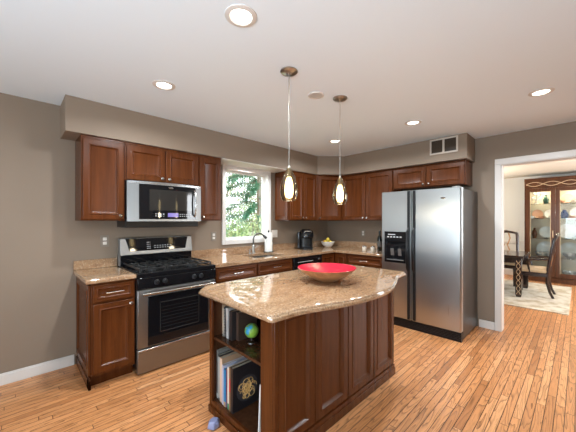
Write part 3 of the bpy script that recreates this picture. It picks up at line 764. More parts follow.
# ------------------------------------------------------------------ things on the worktops
CTZ = CT + 0.0015
fa = thing('faucet', 'dark gooseneck faucet behind the sink', 'faucet', (2.505, -0.085, CTZ))
obj('base', MB().lathe([(0.03, 0), (0.028, 0.01), (0.022, 0.016), (0.022, 0.10), (0.018, 0.115), (0.012, 0.12), (0, 0.12)], (0, 0, 0), 18), 'nickel', fa, smooth=True)
arc = [(0, 0, 0.12)] + [(0.085 * (1 - math.cos(a)) * 0.8, -0.085 * (1 - math.cos(a)) * 0.55, 0.20 + 0.085 * math.sin(a)) for a in [k * PI / 10 for k in range(0, 9)]]
obj('spout', MB().tube(arc, 0.0115, 12), mat('gunmetal', (0.10, 0.095, 0.09), 0.25, 0.9), fa, smooth=True)
e1, e0 = Vector(arc[-1]), Vector(arc[-2]); dr_ = (e1 - e0).normalized()
obj('spray_head', MB().tube([e1 - dr_ * 0.01, e1 + dr_ * 0.02, e1 + dr_ * 0.055], [0.014, 0.019, 0.02], 14), 'black_soft', fa, smooth=True)
obj('lever', MB().tube([(0.02, 0, 0.075), (0.05, -0.005, 0.085), (0.085, -0.01, 0.105)], [0.011, 0.009, 0.007], 10), 'nickel', fa, smooth=True)
sd = thing('soap_dispenser', 'small soap pump left of the faucet', 'soap dispenser', (2.44, -0.09, CTZ))
obj('collar', MB().lathe([(0.018, 0), (0.017, 0.008), (0.009, 0.012), (0.009, 0.06), (0, 0.06)], (0, 0, 0), 14), 'nickel', sd, smooth=True)
obj('nozzle', MB().tube([(0, 0, 0.062), (0, -0.02, 0.07), (0, -0.055, 0.068)], 0.0065, 8), 'nickel', sd, smooth=True)
pt = thing('paper_towel_holder', 'paper towel roll on a dark stand by the window', 'paper towels', (2.765, -0.115, CTZ))
obj('roll', MB().lathe([(0.02, 0.012), (0.058, 0.012), (0.058, 0.292), (0.02, 0.292)], (0, 0, 0), 28, close=True), 'paper', pt, smooth=True)
obj('stand', MB().lathe([(0.075, 0), (0.072, 0.01), (0.012, 0.0115), (0.012, 0.31), (0.016, 0.32), (0, 0.33)], (0, 0, 0), 24).tube([(0.07, -0.01, 0.008), (0.07, -0.01, 0.2)], 0.004, 8), 'black_soft', pt, smooth=True)
km = thing('coffee_maker', 'black single-serve coffee maker on the worktop near the corner', 'coffee maker', (3.50, -0.22, CTZ), math.radians(-40))
obj('body', MB().stack(rr(-0.105, 0.105, -0.02, 0.13, 0.06), [(0, 0), (0, 0.27), (0.012, 0.305), (0.04, 0.325), (0.06, 0.328)]), 'black_soft', km, smooth=True)
obj('brew_head', MB().stack(rr(-0.10, 0.10, -0.15, -0.021, 0.06), [(0.012, 0.19), (0, 0.205), (0, 0.275), (0.014, 0.305), (0.05, 0.32)]), 'black', km, smooth=True)
obj('drip_tray', MB().stack(rr(-0.085, 0.085, -0.155, -0.021, 0.03), [(0, 0), (0, 0.03), (0.006, 0.035)]), 'black_soft', km, smooth=True)
obj('water_tank', MB().stack(rr(-0.15, -0.106, -0.01, 0.12, 0.02), [(0, 0.02), (0, 0.27), (0.008, 0.28)]), mat('smoked_tank', (0.03, 0.032, 0.035), 0.05), km, smooth=True)
obj('handle', MB().tube([(-0.06, -0.155, 0.285), (-0.045, -0.175, 0.30), (0.045, -0.175, 0.30), (0.06, -0.155, 0.285)], 0.007, 8), 'nickel', km, smooth=True)
fb = thing('fruit_bowl', 'white ribbed bowl in the corner holding fruit', 'bowl', (4.03, -0.25, CTZ))
obj('shell', MB().lathe([(0.05, 0), (0.06, 0.004), (0.10, 0.05), (0.122, 0.10), (0.117, 0.10), (0.095, 0.052), (0.05, 0.012), (0, 0.01)], (0, 0, 0), 32), 'porcelain', fb, smooth=True)
fruits = [(0.0, -0.055, 0.085, 'lemon'), (0.055, 0.012, 0.088, 'orange'), (-0.055, 0.012, 0.088, 'lemon'), (0.0, 0.062, 0.092, 'orange'), (0.0, 0.0, 0.135, 'lemon')]
lab = ['lemon at the front of the white bowl', 'orange at the right side of the white bowl', 'lemon at the left side of the white bowl', 'orange at the back of the white bowl', 'lemon on top of the other fruit']
fm = {'orange': mat('orange_peel', (0.75, 0.26, 0.02), 0.4), 'lemon': mat('lemon_peel', (0.80, 0.58, 0.06), 0.4)}
stem = mat('fruit_stem', (0.10, 0.12, 0.03), 0.7)
for (x, y, z, k), lb in zip(fruits, lab):
    r = 0.037 if k == 'orange' else 0.032
    fr = thing(k, lb, k, (4.03 + x, -0.25 + y, CTZ + z - r), 0, 'fruit in the white bowl')
    obj('flesh', MB().ball((0, 0, r), r, 18, 1.0 if k == 'orange' else 1.12), fm[k], fr, smooth=True)
    obj('stem', MB().cyl((0, 0, r + r * (0.98 if k == 'orange' else 1.1)), 0.004, 0.004, n=8), stem, fr)
bt = thing('bottle', 'dark glass bottle against the refrigerator', 'bottle', (4.115, -1.195, CTZ))
obj('glass_body', MB().lathe([(0.033, 0), (0.036, 0.004), (0.036, 0.19), (0.03, 0.215), (0.014, 0.24), (0.013, 0.30), (0.015, 0.302), (0.015, 0.312), (0, 0.312)], (0, 0, 0), 20), mat('bottle_glass', (0.01, 0.012, 0.01), 0.06), bt, smooth=True)
obj('paper_label', MB().lathe([(0.0362, 0.06), (0.0366, 0.06), (0.0366, 0.15), (0.0362, 0.15)], (0, 0, 0), 20, close=True), mat('bottle_label', (0.08, 0.07, 0.06), 0.6), bt, smooth=True)
jr = thing('glass_jar', 'small glass jar with steel lid, nearer the corner', 'jar', (3.93, -1.035, CTZ), 0, 'glass jars by the refrigerator')
obj('glass_body', MB().lathe([(0.03, 0), (0.033, 0.004), (0.033, 0.062), (0.029, 0.068), (0, 0.068)], (0, 0, 0), 18), mat('jar_glass', (0.62, 0.56, 0.48), 0.08), jr, smooth=True)
obj('lid', MB().lathe([(0.031, 0.0685), (0.031, 0.08), (0.027, 0.083), (0, 0.083)], (0, 0, 0), 18), 'chrome', jr, smooth=True)
dup(jr, (3.93, -1.18, CTZ), label='small glass jar with steel lid, nearer the dark bottle')

# ------------------------------------------------------------------ wall plates
def plate(label, loc, rz, gang=1, kind='outlet'):
    t = thing('wall_outlet' if kind == 'outlet' else 'switch_plate', label, 'outlet' if kind == 'outlet' else 'switch', loc, rz)
    w = 0.076 + (gang - 1) * 0.046
    obj('cover_plate', MB().box(-w / 2, w / 2, -0.006, -0.0008, -0.058, 0.058), 'outlet' if gang == 2 else 'plate_plastic', t, bevel=0.002)
    for i in range(gang):
        cx = (i - (gang - 1) / 2) * 0.046
        if kind == 'outlet':
            for dz in (-0.021, 0.021):
                s = obj('socket', MB().box(cx - 0.0165, cx + 0.0165, -0.0085, -0.0062, dz - 0.0145, dz + 0.0145), 'outlet', t, bevel=0.002)
                obj('slots', MB().box(cx - 0.008, cx - 0.006, -0.0092, -0.0088, dz - 0.004, dz + 0.006).box(cx + 0.006, cx + 0.008, -0.0092, -0.0088, dz - 0.004, dz + 0.006), 'black_soft', s)
        else:
            obj('rocker', MB().box(cx - 0.016, cx + 0.016, -0.010, -0.0062, -0.033, 0.033), 'outlet', t, bevel=0.002)
plate('bronze outlet on the wall above the worktop left of the range', (0.683, 0, 1.165), 0)
plate('bronze outlet between the range and the sink window', (1.915, 0, 1.165), 0)
plate('double switch plate beside the paper towel roll', (2.985, 0, 1.165), 0, 2, 'switch')
plate('bronze outlet on the back wall above the glass jars', (XB, -0.77, 1.155), RB)

# ------------------------------------------------------------------ ceiling fittings
def soft_disc(o, energy, color=(0.90, 0.96, 1.0), size=0.09):
    d = bpy.data.lights.new('lamp', 'AREA'); d.shape = 'DISK'; d.size = size; d.energy = energy; d.color = color; d.spread = math.radians(163)
    lo = bpy.data.objects.new('lamp', d); C.objects.link(lo); lo.parent = o; lo.location = (0, 0, -0.012); return lo
rl = thing('recessed_light', 'recessed ceiling light nearest the camera, above the island bookcase', 'light', (0.859, -2.137, CH), 0, 'recessed ceiling lights')
obj('trim_ring', MB().lathe([(0.055, -0.001), (0.084, -0.001), (0.082, -0.005), (0.060, -0.009), (0.055, -0.003)], (0, 0, 0), 32, close=True), 'white', rl, smooth=True)
obj('lens', MB().lathe([(0.0545, -0.0008), (0.0545, -0.0015), (0.0, -0.0018)], (0, 0, 0), 32), 'lens', rl, smooth=True)
soft_disc(rl, 20)
for (x, y), lb in (((0.863, -1.086), 'recessed ceiling light in front of the left soffit, above the range'),
                   ((3.134, -2.104), 'recessed ceiling light in front of the refrigerator'),
                   ((3.15, -3.146), 'recessed ceiling light closest to the dining room doorway'),
                   ((3.114, -1.078), 'recessed ceiling light near the cabinet corner behind the pendants')):
    dup(rl, (x, y, CH), label=lb)
pu = thing('puck_light', 'small round light under the soffit above the sink window', 'light', (2.40, -0.17, SB - 0.0085))
obj('trim_ring', MB().lathe([(0.035, -0.0005), (0.048, -0.0005), (0.046, -0.006), (0.035, -0.006)], (0, 0, 0), 24, close=True), 'white', pu, smooth=True)
obj('lens', MB().lathe([(0.0345, -0.0005), (0.0345, -0.004), (0, -0.004)], (0, 0, 0), 24), 'white', pu, smooth=True)
soft_disc(pu, 11.0, size=0.06)
sp = thing('ceiling_speaker', 'round white ceiling speaker between the two pendants', 'speaker', (1.857, -1.806, CH))
obj('rim', MB().lathe([(0.055, -0.001), (0.068, -0.001), (0.066, -0.008), (0.055, -0.010)], (0, 0, 0), 28, close=True), 'white', sp, smooth=True)
obj('grille', MB().lathe([(0.0545, -0.001), (0.0545, -0.007), (0, -0.008)], (0, 0, 0), 28), mat('speaker_mesh', (0.52, 0.50, 0.47), 0.7), sp, smooth=True)
vt = thing('air_vent', 'white air return grille on the soffit above the refrigerator', 'vent', (3.961, -2.155, 2.33), RB)
vf = MB().box(-0.165, 0.165, -0.008, -0.0008, -0.10, -0.08).box(-0.165, 0.165, -0.008, -0.0008, 0.08, 0.10).box(-0.165, -0.145, -0.008, -0.0008, -0.08, 0.08).box(0.145, 0.165, -0.008, -0.0008, -0.08, 0.08).box(-0.012, 0.012, -0.008, -0.0008, -0.08, 0.08)
obj('frame', vf, mat('vent_paint', (0.50, 0.44, 0.38), 0.4), vt, bevel=0.002)
lv = MB()
for i in range(13):
    z = -0.074 + i * 0.0123
    for a, b in ((-0.144, -0.013), (0.013, 0.144)): lv.box(a, b, -0.0065, -0.0012, z - 0.004, z + 0.001)
obj('dark_backing', MB().box(-0.1445, -0.0125, -0.0012, -0.0008, -0.0795, 0.0795).box(0.0125, 0.1445, -0.0012, -0.0008, -0.0795, 0.0795), 'fridge_side', vt)  # dark sheets standing in for the shade behind the louvres
obj('louvres', lv, mat('louvre_paint', (0.075, 0.053, 0.036), 0.9, spec=0.05), vt)
# pendants
pe = thing('pendant_lamp', 'pendant lamp over the near end of the island', 'lamp', (1.421, -1.922, CH), 0, 'pendants over the island')
obj('canopy', MB().lathe([(0.062, -0.001), (0.062, -0.008), (0.05, -0.018), (0.02, -0.022), (0.012, -0.032), (0, -0.032)], (0, 0, 0), 28), 'nickel', pe, smooth=True)
obj('rod', MB().cyl((0, 0, -0.70), 0.0030, 0.668, n=10), 'nickel', pe, smooth=True)
obj('socket', MB().lathe([(0.006, -0.675), (0.009, -0.685), (0.015, -0.71), (0.015, -0.755), (0.012, -0.756), (0, -0.756)], (0, 0, 0), 18), 'nickel', pe, smooth=True)
sp_ = [(0.010, -0.690), (0.024, -0.712), (0.046, -0.758), (0.061, -0.815), (0.065, -0.855), (0.059, -0.897), (0.046, -0.926)]
obj('lamp_shade', MB().lathe(sp_ + [(r - 0.0022, z) for r, z in reversed(sp_)], (0, 0, 0), 32, close=True), 'amber', pe, smooth=True)
obj('inner_glass', MB().lathe([(0.014, -0.758), (0.021, -0.775), (0.029, -0.812), (0.032, -0.848), (0.029, -0.883), (0.020, -0.903), (0, -0.908)], (0, 0, 0), 24), 'bulb', pe, smooth=True)
d = bpy.data.lights.new('bulb', 'POINT'); d.energy = 3.5; d.color = (1, 0.82, 0.55); d.shadow_soft_size = 0.04
lo = bpy.data.objects.new('bulb', d); C.objects.link(lo); lo.parent = pe; lo.location = (0, 0, -0.985)
dup(pe, (2.052, -1.913, CH), label='pendant lamp over the far end of the island, by the refrigerator')

# ------------------------------------------------------------------ dining room beyond the doorway
RG = mat('cream_rug', (0.62, 0.54, 0.42), 0.95); g = N(RG)
f = g.noise(g.mapping((1, 1, 1)), 5, 4, 0.6); f2 = g.noise(g.mapping((1, 1, 1)), 300, 2)
g.color(g.ramp(f, [(0.4, (0.40, 0.33, 0.23)), (0.5, (0.53, 0.46, 0.36)), (0.6, (0.60, 0.54, 0.44))])); g.bump(f2, 0.4, 0.004)
rug = obj('rug', MB().box(5.77, 8.2, -3.26, -0.2, 0.0008, 0.012), RG, bevel=0.003)
tag(rug, 'cream patterned rug under the dining table', 'rug')
RT = 0.0125
dt = thing('dining_table', 'dark dining table with chain inlay down its leg', 'table', (6.95, -1.65, RT))
obj('tabletop', MB().box(-0.53, 0.53, -1.03, 1.03, 0.69, 0.735), 'espresso', dt, bevel=0.006)
obj('apron', MB().box(-0.47, 0.47, -0.97, 0.97, 0.60, 0.689).box(-0.44, 0.44, -0.94, 0.94, 0.595, 0.60), 'espresso', dt, bevel=0.003)
for sx in (-1, 1):
    for sy in (-1, 1):
        lx, ly = sx * 0.46, sy * 0.96
        lg = obj('leg', MB().stack([(lx - 0.04, ly - 0.045), (lx + 0.04, ly - 0.045), (lx + 0.04, ly + 0.045), (lx - 0.04, ly + 0.045)], [(0.012, 0), (0.0, 0.05), (0.0, 0.688)]), 'espresso', dt, bevel=0.004)
        if sx < 0 and sy < 0:
            ch = MB(); xx = lx - 0.0415
            for k in range(2):
                pts = [(xx - 0.0006 * k, ly + (0.026 if k else -0.026) * math.cos(z * 2 * PI / 0.20), 0.05 + z) for z in [i * 0.0125 for i in range(49)]]
                ch.tube(pts, 0.004, 5)
            obj('inlay', ch, 'inlay', lg)
def chair(name, label, loc, rz, arms, group=None):
    # local: seat looks at +y
    t = thing(name, label, 'chair', loc, rz, group)
    obj('seat_rail', MB().box(-0.23, 0.23, -0.20, 0.23, 0.36, 0.43), 'espresso', t, bevel=0.01)
    obj('cushion', MB().stack(rr(-0.235, 0.235, -0.20, 0.24, 0.05), [(0.01, 0.431), (0, 0.445), (0.0, 0.47), (0.02, 0.495), (0.06, 0.505)]), 'cushion', t, smooth=True)
    for s in (-1, 1):
        obj('leg', MB().tube([(s * 0.205, 0.20, 0.40), (s * 0.215, 0.225, 0.30), (s * 0.205, 0.205, 0.12), (s * 0.21, 0.215, 0.0)], [0.030, 0.028, 0.018, 0.021], 10), 'espresso', t, smooth=True)
        obj('leg', MB().tube([(s * 0.205, -0.19, 0.42), (s * 0.205, -0.18, 0.26), (s * 0.205, -0.215, 0.10), (s * 0.205, -0.26, 0.0)], [0.028, 0.024, 0.021, 0.020], 10), 'espresso', t, smooth=True)
        obj('back_post', MB().tube([(s * 0.205, -0.19, 0.42), (s * 0.21, -0.205, 0.58), (s * 0.205, -0.235, 0.80), (s * 0.20, -0.265, 1.0), (s * 0.19, -0.295, 1.09)], [0.030, 0.027, 0.026, 0.028, 0.028], 10), 'espresso', t, smooth=True)
        if arms:
            obj('arm', MB().tube([(s * 0.21, -0.22, 0.68), (s * 0.245, -0.12, 0.675), (s * 0.25, 0.0, 0.665), (s * 0.235, 0.08, 0.65), (s * 0.225, 0.075, 0.55), (s * 0.22, 0.05, 0.42)], [0.018, 0.021, 0.022, 0.022, 0.017, 0.017], 10), 'espresso', t, smooth=True)
    obj('crest_rail', MB().tube([(-0.20, -0.29, 1.075), (-0.1, -0.31, 1.10), (0, -0.315, 1.115), (0.1, -0.31, 1.10), (0.20, -0.29, 1.075)], [0.020, 0.026, 0.032, 0.026, 0.020], 10), 'espresso', t, smooth=True)
    sp = MB()
    for s in (-1, 1):
        sp.tube([(s * 0.05, -0.20, 0.50), (s * 0.085, -0.225, 0.66), (s * 0.03, -0.24, 0.82), (s * 0.075, -0.265, 0.97), (s * 0.04, -0.305, 1.09)], 0.013, 8)
    sp.tube([(-0.205, -0.20, 0.52), (0, -0.20, 0.51), (0.205, -0.20, 0.52)], 0.014, 8)
    obj('splat', sp, mat('gilded_splat', (0.30, 0.15, 0.06), 0.3), t, smooth=True)
    return t
chair('dining_armchair', 'dining armchair at the near head of the table, tan seat', (6.96, -2.79, RT), 0.0, True)
c1 = chair('dining_chair', 'dining chair on the kitchen side of the table, beside the door casing', (6.22, -2.15, RT), RB, False, 'side chairs at the dining table')
dup(c1, (7.66, -2.22, RT), PI / 2, 'dining chair on the china cabinet side of the table')

# china cabinet
CX, CY0, CY1 = 8.55, -2.475, -4.02
cab = thing('china_cabinet', 'tall mahogany china cabinet with lit glass doors', 'china cabinet', (CX, CY0, 0), RB)
CW, CHh, CD = CY0 - CY1, 2.33, 0.46
DW = (CW - 0.06) / 3
fr = MB().box(0, CW, 0.0, CD, 0, 0.12).box(0, CW, 0.0, CD, 2.10, CHh).box(0, 0.03, 0, CD, 0.12, 2.10).box(CW - 0.03, CW, 0, CD, 0.12, 2.10).box(0, CW, -0.02, 0.0, 2.27, CHh).box(-0.01, CW + 0.01, -0.015, 0.0, 0.0, 0.10)
obj('body', fr, 'dark_wood', cab, bevel=0.006)
obj('back_panel', MB().box(0.03, CW - 0.03, CD - 0.02, CD - 0.001, 0.12, 2.10), mat('cabinet_back', (0.50, 0.44, 0.32), 0.35), cab)
inl = MB()
for ph in (0, PI):
    inl.tube([(0.03 + i * (CW - 0.06) / 96, -0.0015, 2.195 + 0.045 * math.sin(i * 3 * PI * 2 / 96 * 0.85 + ph)) for i in range(97)], 0.006, 5)
obj('inlay', inl, 'inlay', cab)
for i in range(3):
    x0 = 0.03 + i * DW; x1 = x0 + DW - 0.003; t_ = 0.075
    dm = MB().box(x0, x0 + t_, -0.022, -0.001, 0.125, 2.095).box(x1 - t_, x1, -0.022, -0.001, 0.125, 2.095).box(x0 + t_, x1 - t_, -0.022, -0.001, 2.02, 2.095).box(x0 + t_, x1 - t_, -0.022, -0.001, 0.125, 0.22)
    dd = obj('door', dm, 'dark_wood', cab, bevel=0.004)
    bd = MB()
    for q in (0, 1): 
        e = t_ - 0.004
        bd.box(x0 + e, x0 + e + 0.008, -0.026, -0.0225, 0.21, 2.03) if q == 0 else bd.box(x1 - e - 0.008, x1 - e, -0.026, -0.0225, 0.21, 2.03)
    obj('gilt_bead', bd, 'inlay', dd)
    obj('pane', MB().box(x0 + t_, x1 - t_, -0.013, -0.010, 0.22, 2.02), 'cabinet_glass', dd)
    obj('handle', MB().tube([(x1 - 0.037 if i != 2 else x0 + 0.037, -0.022, 1.0), (x1 - 0.037 if i != 2 else x0 + 0.037, -0.045, 1.03), (x1 - 0.037 if i != 2 else x0 + 0.037, -0.045, 1.12), (x1 - 0.037 if i != 2 else x0 + 0.037, -0.022, 1.15)], 0.006, 8), 'inlay', dd, smooth=True)
SHZ = (1.755, 1.415, 0.965, 0.535)
for z in SHZ: obj('shelf', MB().box(0.031, CW - 0.031, 0.03, CD - 0.021, z - 0.008, z), 'glass', cab)
for x in (0.27, 0.77, 1.27):
    d = bpy.data.lights.new('cabinet_lamp', 'AREA'); d.shape = 'DISK'; d.size = 0.12; d.energy = 6; d.color = (1, 0.86, 0.62)
    lo = bpy.data.objects.new('cabinet_lamp', d); C.objects.link(lo); lo.parent = cab; lo.location = (x, 0.2, 2.09)
def in_cab(x, y): return (CX + y, CY0 - x)
GC = 'china on the cabinet shelves'
def plate_up(label, x, z, r, mt, y=0.33):
    p = in_cab(x, y); t = thing('plate', label, 'plate', (p[0], p[1], z + 0.0008), RB, GC)
    m = MB().lathe([(0.0, 0.0), (r * 0.6, 0.0), (r, -0.018), (r, -0.023), (r * 0.6, -0.006), (0, -0.006)], (0, 0, 0), 28, 'y')
    m.xf(Matrix.Translation((0, 0.02, r * 0.985 + 0.012)) @ Matrix.Rotation(math.radians(-10), 4, 'X'))
    obj('dish', m, mt, t, smooth=True)
    obj('stand', MB().box(-0.04, 0.04, -0.03, 0.05, 0, 0.008).box(-0.006, 0.006, 0.045, 0.055, 0.008, r), 'espresso', t)
def cup(label, x, z, y=0.16, mt='porcelain', s=1.0):
    p = in_cab(x, y); t = thing('teacup', label, 'cup', (p[0], p[1], z + 0.0008), RB, GC)
    obj('saucer', MB().lathe([(0.03 * s, 0), (0.07 * s, 0.012), (0.068 * s, 0.014), (0.03 * s, 0.005), (0, 0.005)], (0, 0, 0), 20), mt, t, smooth=True)
    obj('cup_body', MB().lathe([(0.022 * s, 0.0055), (0.036 * s, 0.025), (0.043 * s, 0.06), (0.040 * s, 0.06), (0.032 * s, 0.026), (0, 0.012)], (0, 0, 0), 18), mt, t, smooth=True)
    obj('handle', MB().tube([(0.040 * s, 0, 0.05), (0.062 * s, 0, 0.048), (0.060 * s, 0, 0.028), (0.036 * s, 0, 0.025)], 0.004, 6), mt, t, smooth=True)
gold = mat('rose_porcelain', (0.62, 0.34, 0.22), 0.2)
blue = mat('cobalt_glaze', (0.02, 0.04, 0.16), 0.1)
cx0, cx1 = 0.12, 0.62
# left door, from the top shelf down
fg = thing('figurine', 'white flowering branch figurine on the top shelf behind the left door', 'figurine', (*in_cab(0.20, 0.16), SHZ[0] + 0.0008), RB)
obj('base', MB().lathe([(0.05, 0), (0.045, 0.02), (0.012, 0.03), (0, 0.03)], (0, 0, 0), 16), 'porcelain', fg, smooth=True)
br = MB(); rg = random.Random(5)
br.tube([(0, 0, 0.025), (0.01, 0, 0.10), (-0.015, 0, 0.18), (0.01, 0, 0.24)], 0.008, 6)
for i in range(9):
    z = 0.07 + i * 0.019; s = 1 if i % 2 else -1; br.tube([(0, 0, z), (s * rg.uniform(0.03, 0.075), rg.uniform(-0.03, 0.03), z + 0.045)], 0.005, 5)
obj('branch', br, 'porcelain', fg, smooth=True)
pt_ = MB()
for i in range(14):
    pt_.ball((rg.uniform(-0.075, 0.075), rg.uniform(-0.03, 0.03), rg.uniform(0.10, 0.26)), rg.uniform(0.012, 0.02), 8)
obj('blossoms', pt_, 'porcelain', fg, smooth=True)
def vase(label, x, z, mt, h=0.2, r=0.05, y=0.2):
    p = in_cab(x, y); t = thing('vase', label, 'vase', (p[0], p[1], z + 0.0008), RB, GC)
    obj('body', MB().lathe([(r * 0.6, 0), (r * 0.65, 0.005), (r, h * 0.4), (r * 0.7, h * 0.72), (r * 0.35, h * 0.85), (r * 0.5, h), (r * 0.42, h), (r * 0.25, h * 0.85), (0, h * 0.8)], (0, 0, 0), 20), mt, t, smooth=True)
    obj('rim', MB().lathe([(r * 0.5, h - 0.004), (r * 0.56, h), (r * 0.5, h + 0.004), (r * 0.44, h)], (0, 0, 0), 20, close=True), 'inlay', t, smooth=True)
vase('green glazed vase beside the white figurine on the top shelf', 0.36, SHZ[0], mat('green_glaze', (0.05, 0.13, 0.09), 0.15), 0.2, 0.055)
cup('teacup at the right end of the top shelf behind the left door', 0.50, SHZ[0], 0.15, gold, 1.1)
for i, x in enumerate((0.115, 0.28, 0.44, 0.535)):
    cup('%s teacup from the left on the second shelf behind the left door' % ('first', 'second', 'third', 'fourth')[i], x, SHZ[1], (0.13, 0.13, 0.12, 0.28)[i], gold if i % 2 else 'porcelain', 1.15)
vase('dark vase behind the left door on the third shelf', 0.16, SHZ[2], 'dark_wood', 0.24, 0.05)
plate_up('grey crystal plate upright behind the left door on the third shelf', 0.36, SHZ[2], 0.13, 'crystal_plate')
def crystal_bowl(label, x, z, r=0.17, h=0.16):
    p = in_cab(x, 0.2); t = thing('crystal_bowl', label, 'bowl', (p[0], p[1], z + 0.0008), RB, GC)
    n = 32
    m = MB().lathe([(r * 0.4, 0), (r * 0.45, 0.006), (r * 0.85, h * 0.5), (r, h), (r * 0.96, h), (r * 0.8, h * 0.52), (r * 0.38, 0.016), (0, 0.014)], (0, 0, 0), n)
    for v in m.bm.verts:
        a = math.atan2(v.co.y, v.co.x); k = 1 + 0.035 * math.cos(a * 16); v.co.x *= k; v.co.y *= k
    obj('cut_glass', m, 'crystal', t)
    obj('foot', MB().lathe([(r * 0.39, 0.0), (r * 0.46, 0.0), (r * 0.46, 0.005), (r * 0.39, 0.005)], (0, 0, 0), 20, close=True), 'chrome', t, smooth=True)
plate_up('large cut crystal platter upright behind the left door, fourth shelf', 0.35, SHZ[3], 0.17, 'crystal_plate', 0.36)
crystal_bowl('cut crystal bowl in front of the platter behind the left door', 0.30, SHZ[3], 0.13, 0.13)
# middle door
cups = ('first', 'second', 'third')
for i, x in enumerate((0.64, 0.80, 0.96)):
    cup('%s teacup from the left on the top shelf behind the middle door' % cups[i], x, SHZ[0], 0.15, gold if i != 1 else 'porcelain', 1.15)
vase('cobalt blue vase on the second shelf behind the middle door', 0.66, SHZ[1], blue, 0.2, 0.075)
cup('rose teacup beside the cobalt blue vase', 0.78, SHZ[1], 0.14, gold, 1.2)
plate_up('porcelain plate upright on the second shelf behind the middle door', 0.86, SHZ[1], 0.12, 'porcelain')
plate_up('round floral plate upright on the third shelf behind the middle door', 0.70, SHZ[2], 0.16, 'porcelain')
vase('tall green vase beside the round floral plate', 0.90, SHZ[2], mat('sage_glaze', (0.16, 0.22, 0.15), 0.2), 0.26, 0.05)
plate_up('large cut crystal platter upright behind the middle door, fourth shelf', 0.74, SHZ[3], 0.17, 'crystal_plate', 0.36)
crystal_bowl('cut crystal bowl in front of the platter behind the middle door', 0.76, SHZ[3], 0.13, 0.13)
plate_up('porcelain plate upright on the second shelf behind the left door', 0.20, SHZ[1], 0.10, gold, 0.36)
plate_up('rose plate upright at the right of the second shelf behind the left door', 0.42, SHZ[1], 0.10, 'porcelain', 0.36)
plate_up('upright plate at the left of the top shelf behind the middle door', 0.70, SHZ[0], 0.10, gold, 0.36)
crystal_bowl('crystal bowl on the cabinet floor behind the middle door', 0.76, 0.12, 0.14, 0.14)
crystal_bowl('crystal bowl on the cabinet floor behind the left door', 0.30, 0.12, 0.14, 0.14)

# ------------------------------------------------------------------ garden behind the sink window
GR = mat('garden_lawn', (0.20, 0.26, 0.09), 0.95); g = N(GR)
f = g.noise(g.mapping((1, 1, 1)), 3, 5); g.color(g.ramp(f, [(0.3, (0.16, 0.20, 0.06)), (0.7, (0.42, 0.40, 0.22))]))
struct('ground', MB().box(-10, 30, 0.2, 40, -0.7, -0.5), GR)
bark = mat('pale_bark', (0.24, 0.18, 0.13), 0.9)
def leafmat(name, a, b):
    m = mat(name, a, 0.55); g = N(m); f = g.noise(g.mapping((1, 1, 1)), 5, 2); g.color(g.ramp(f, [(0.3, a), (0.7, b)])); return m
def leaf(bm, p, d, u, l, w):
    d = d.normalized(); s = d.cross(u)
    s = s.normalized() if s.length > 1e-4 else Vector((1, 0, 0))
    vs = [bm.verts.new(q) for q in (p, p + d * l * 0.45 + s * w, p + d * l, p + d * l * 0.45 - s * w)]
    bm.faces.new(vs)
def rv(r): return Vector((r.uniform(-1, 1), r.uniform(-1, 1), r.uniform(-1, 1)))
def pine(label, loc, h, seed, mt, nb=34, first=0.4, reach=1.9, dens=26):
    r = random.Random(seed); t = thing('pine_tree', label, 'tree', loc)
    obj('trunk', MB().tube([(0, 0, 0), (0.03, 0, h * 0.5), (0, 0.02, h)], [0.12, 0.08, 0.02], 10), bark, t, smooth=True)
    fol = MB(); brm = MB()
    for i in range(nb):
        z = first + (h - first) * (i / nb) ** 0.9; a = i * 2.4 + r.uniform(-0.3, 0.3); ln = reach * (1 - 0.75 * z / h) * r.uniform(0.75, 1.1)
        pts = [Vector((math.cos(a) * ln * k, math.sin(a) * ln * k, z + 0.15 * ln * k - 0.38 * ln * k * k)) for k in (0, 0.3, 0.6, 0.85, 1.0)]
        brm.tube(pts, [0.022, 0.016, 0.011, 0.007, 0.004], 5)
        for k in range(dens):
            s = 0.15 + 0.85 * k / dens; j = min(3, int(s * 4)); fr_ = s * 4 - j; p = pts[j].lerp(pts[j + 1], min(1, fr_))
            for q in range(9):
                d_ = Vector((math.cos(a), math.sin(a), -0.25)) * 0.6 + rv(r); leaf(fol.bm, p + rv(r) * 0.05, d_, Vector((0, 0, 1)), r.uniform(0.12, 0.22), 0.012 + 0.010 * r.random())
    obj('branches', brm, bark, t, smooth=True)
    obj('needles', fol, mt, t)
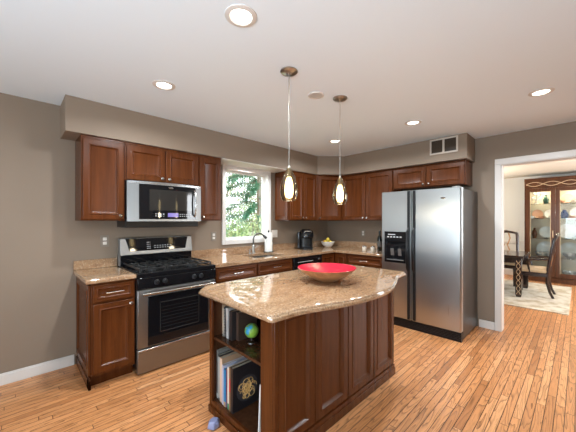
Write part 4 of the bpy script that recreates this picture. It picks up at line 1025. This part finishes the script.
def shrub(label, loc, rx, h, seed, mt, n=1500, size=0.07):
    r = random.Random(seed); t = thing('garden_shrub', label, 'shrub', loc); st = MB(); fol = MB()
    for i in range(14):
        a = r.uniform(0, 6.28); q = r.uniform(0.3, 1) * rx
        st.tube([(0, 0, 0), (math.cos(a) * q * 0.5, math.sin(a) * q * 0.5, h * 0.5), (math.cos(a) * q, math.sin(a) * q, h * r.uniform(0.7, 1))], [0.014, 0.009, 0.004], 5)
    for i in range(n):
        a = r.uniform(0, 6.28); q = math.sqrt(r.random()) * rx; z = h * (0.12 + 0.88 * r.random() ** 0.8) * (1 - 0.4 * (q / rx) ** 2)
        leaf(fol.bm, Vector((math.cos(a) * q, math.sin(a) * q, z)), rv(r), rv(r), size * r.uniform(0.6, 1.3), size * 0.24)
    obj('stems', st, bark, t, smooth=True); obj('leaves', fol, mt, t)
pineg = leafmat('pine_needles', (0.03, 0.13, 0.075), (0.11, 0.30, 0.17))
yel = leafmat('pale_leaves', (0.26, 0.33, 0.13), (0.46, 0.50, 0.26))
yel2 = leafmat('spring_leaves', (0.20, 0.31, 0.11), (0.40, 0.48, 0.21))
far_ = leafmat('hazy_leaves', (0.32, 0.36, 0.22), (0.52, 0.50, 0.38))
pine('dark green pine whose drooping boughs fill the right of the window', (6.55, 4.9, -0.5), 6.4, 11, pineg, 62, 1.2, 2.3, 34)
shrub('pale yellow-green shrub below the pine boughs', (5.25, 3.2, -0.5), 0.75, 2.05, 21, yel, 3000)
shrub('spring green shrub at the left below the window view', (4.15, 2.7, -0.5), 0.55, 1.9, 22, yel2, 2200)
shrub('broad hazy tree far behind the pine', (9.2, 10.5, -0.5), 2.6, 5.6, 23, far_, 7000, 0.17)
shrub('hazy tree far behind the bare trunks', (6.0, 10.8, -0.5), 2.0, 4.6, 25, far_, 5000, 0.17)
shrub('bright green shrub at the right edge of the window view', (7.6, 7.2, -0.5), 0.9, 2.6, 24, yel2, 2600, 0.09)
def bare_trunk(label, loc, top, seed):
    r = random.Random(seed); t = thing('bare_tree', label, 'tree', loc); tp = Vector(top)
    obj('trunk', MB().tube([(0, 0, 0), tp * 0.5 + Vector((0.05, 0, 0)), tp], [0.045, 0.034, 0.02], 8), bark, t, smooth=True)
    tw = MB()
    for i in range(9):
        s = 0.3 + 0.07 * i; p = tp * s; tw.tube([p, p + Vector((r.uniform(-0.5, 0.5), r.uniform(-0.3, 0.3), r.uniform(0.2, 0.6)))], [0.012, 0.004], 5)
    obj('twigs', tw, bark, t, smooth=True)
bare_trunk('thin bare trunk leaning across the left of the window view', (4.75, 5.6, -0.5), (0.95, 0.2, 3.6), 31)
bare_trunk('second leaning bare trunk just right of the first', (5.15, 5.9, -0.5), (0.95, 0.2, 3.6), 32)
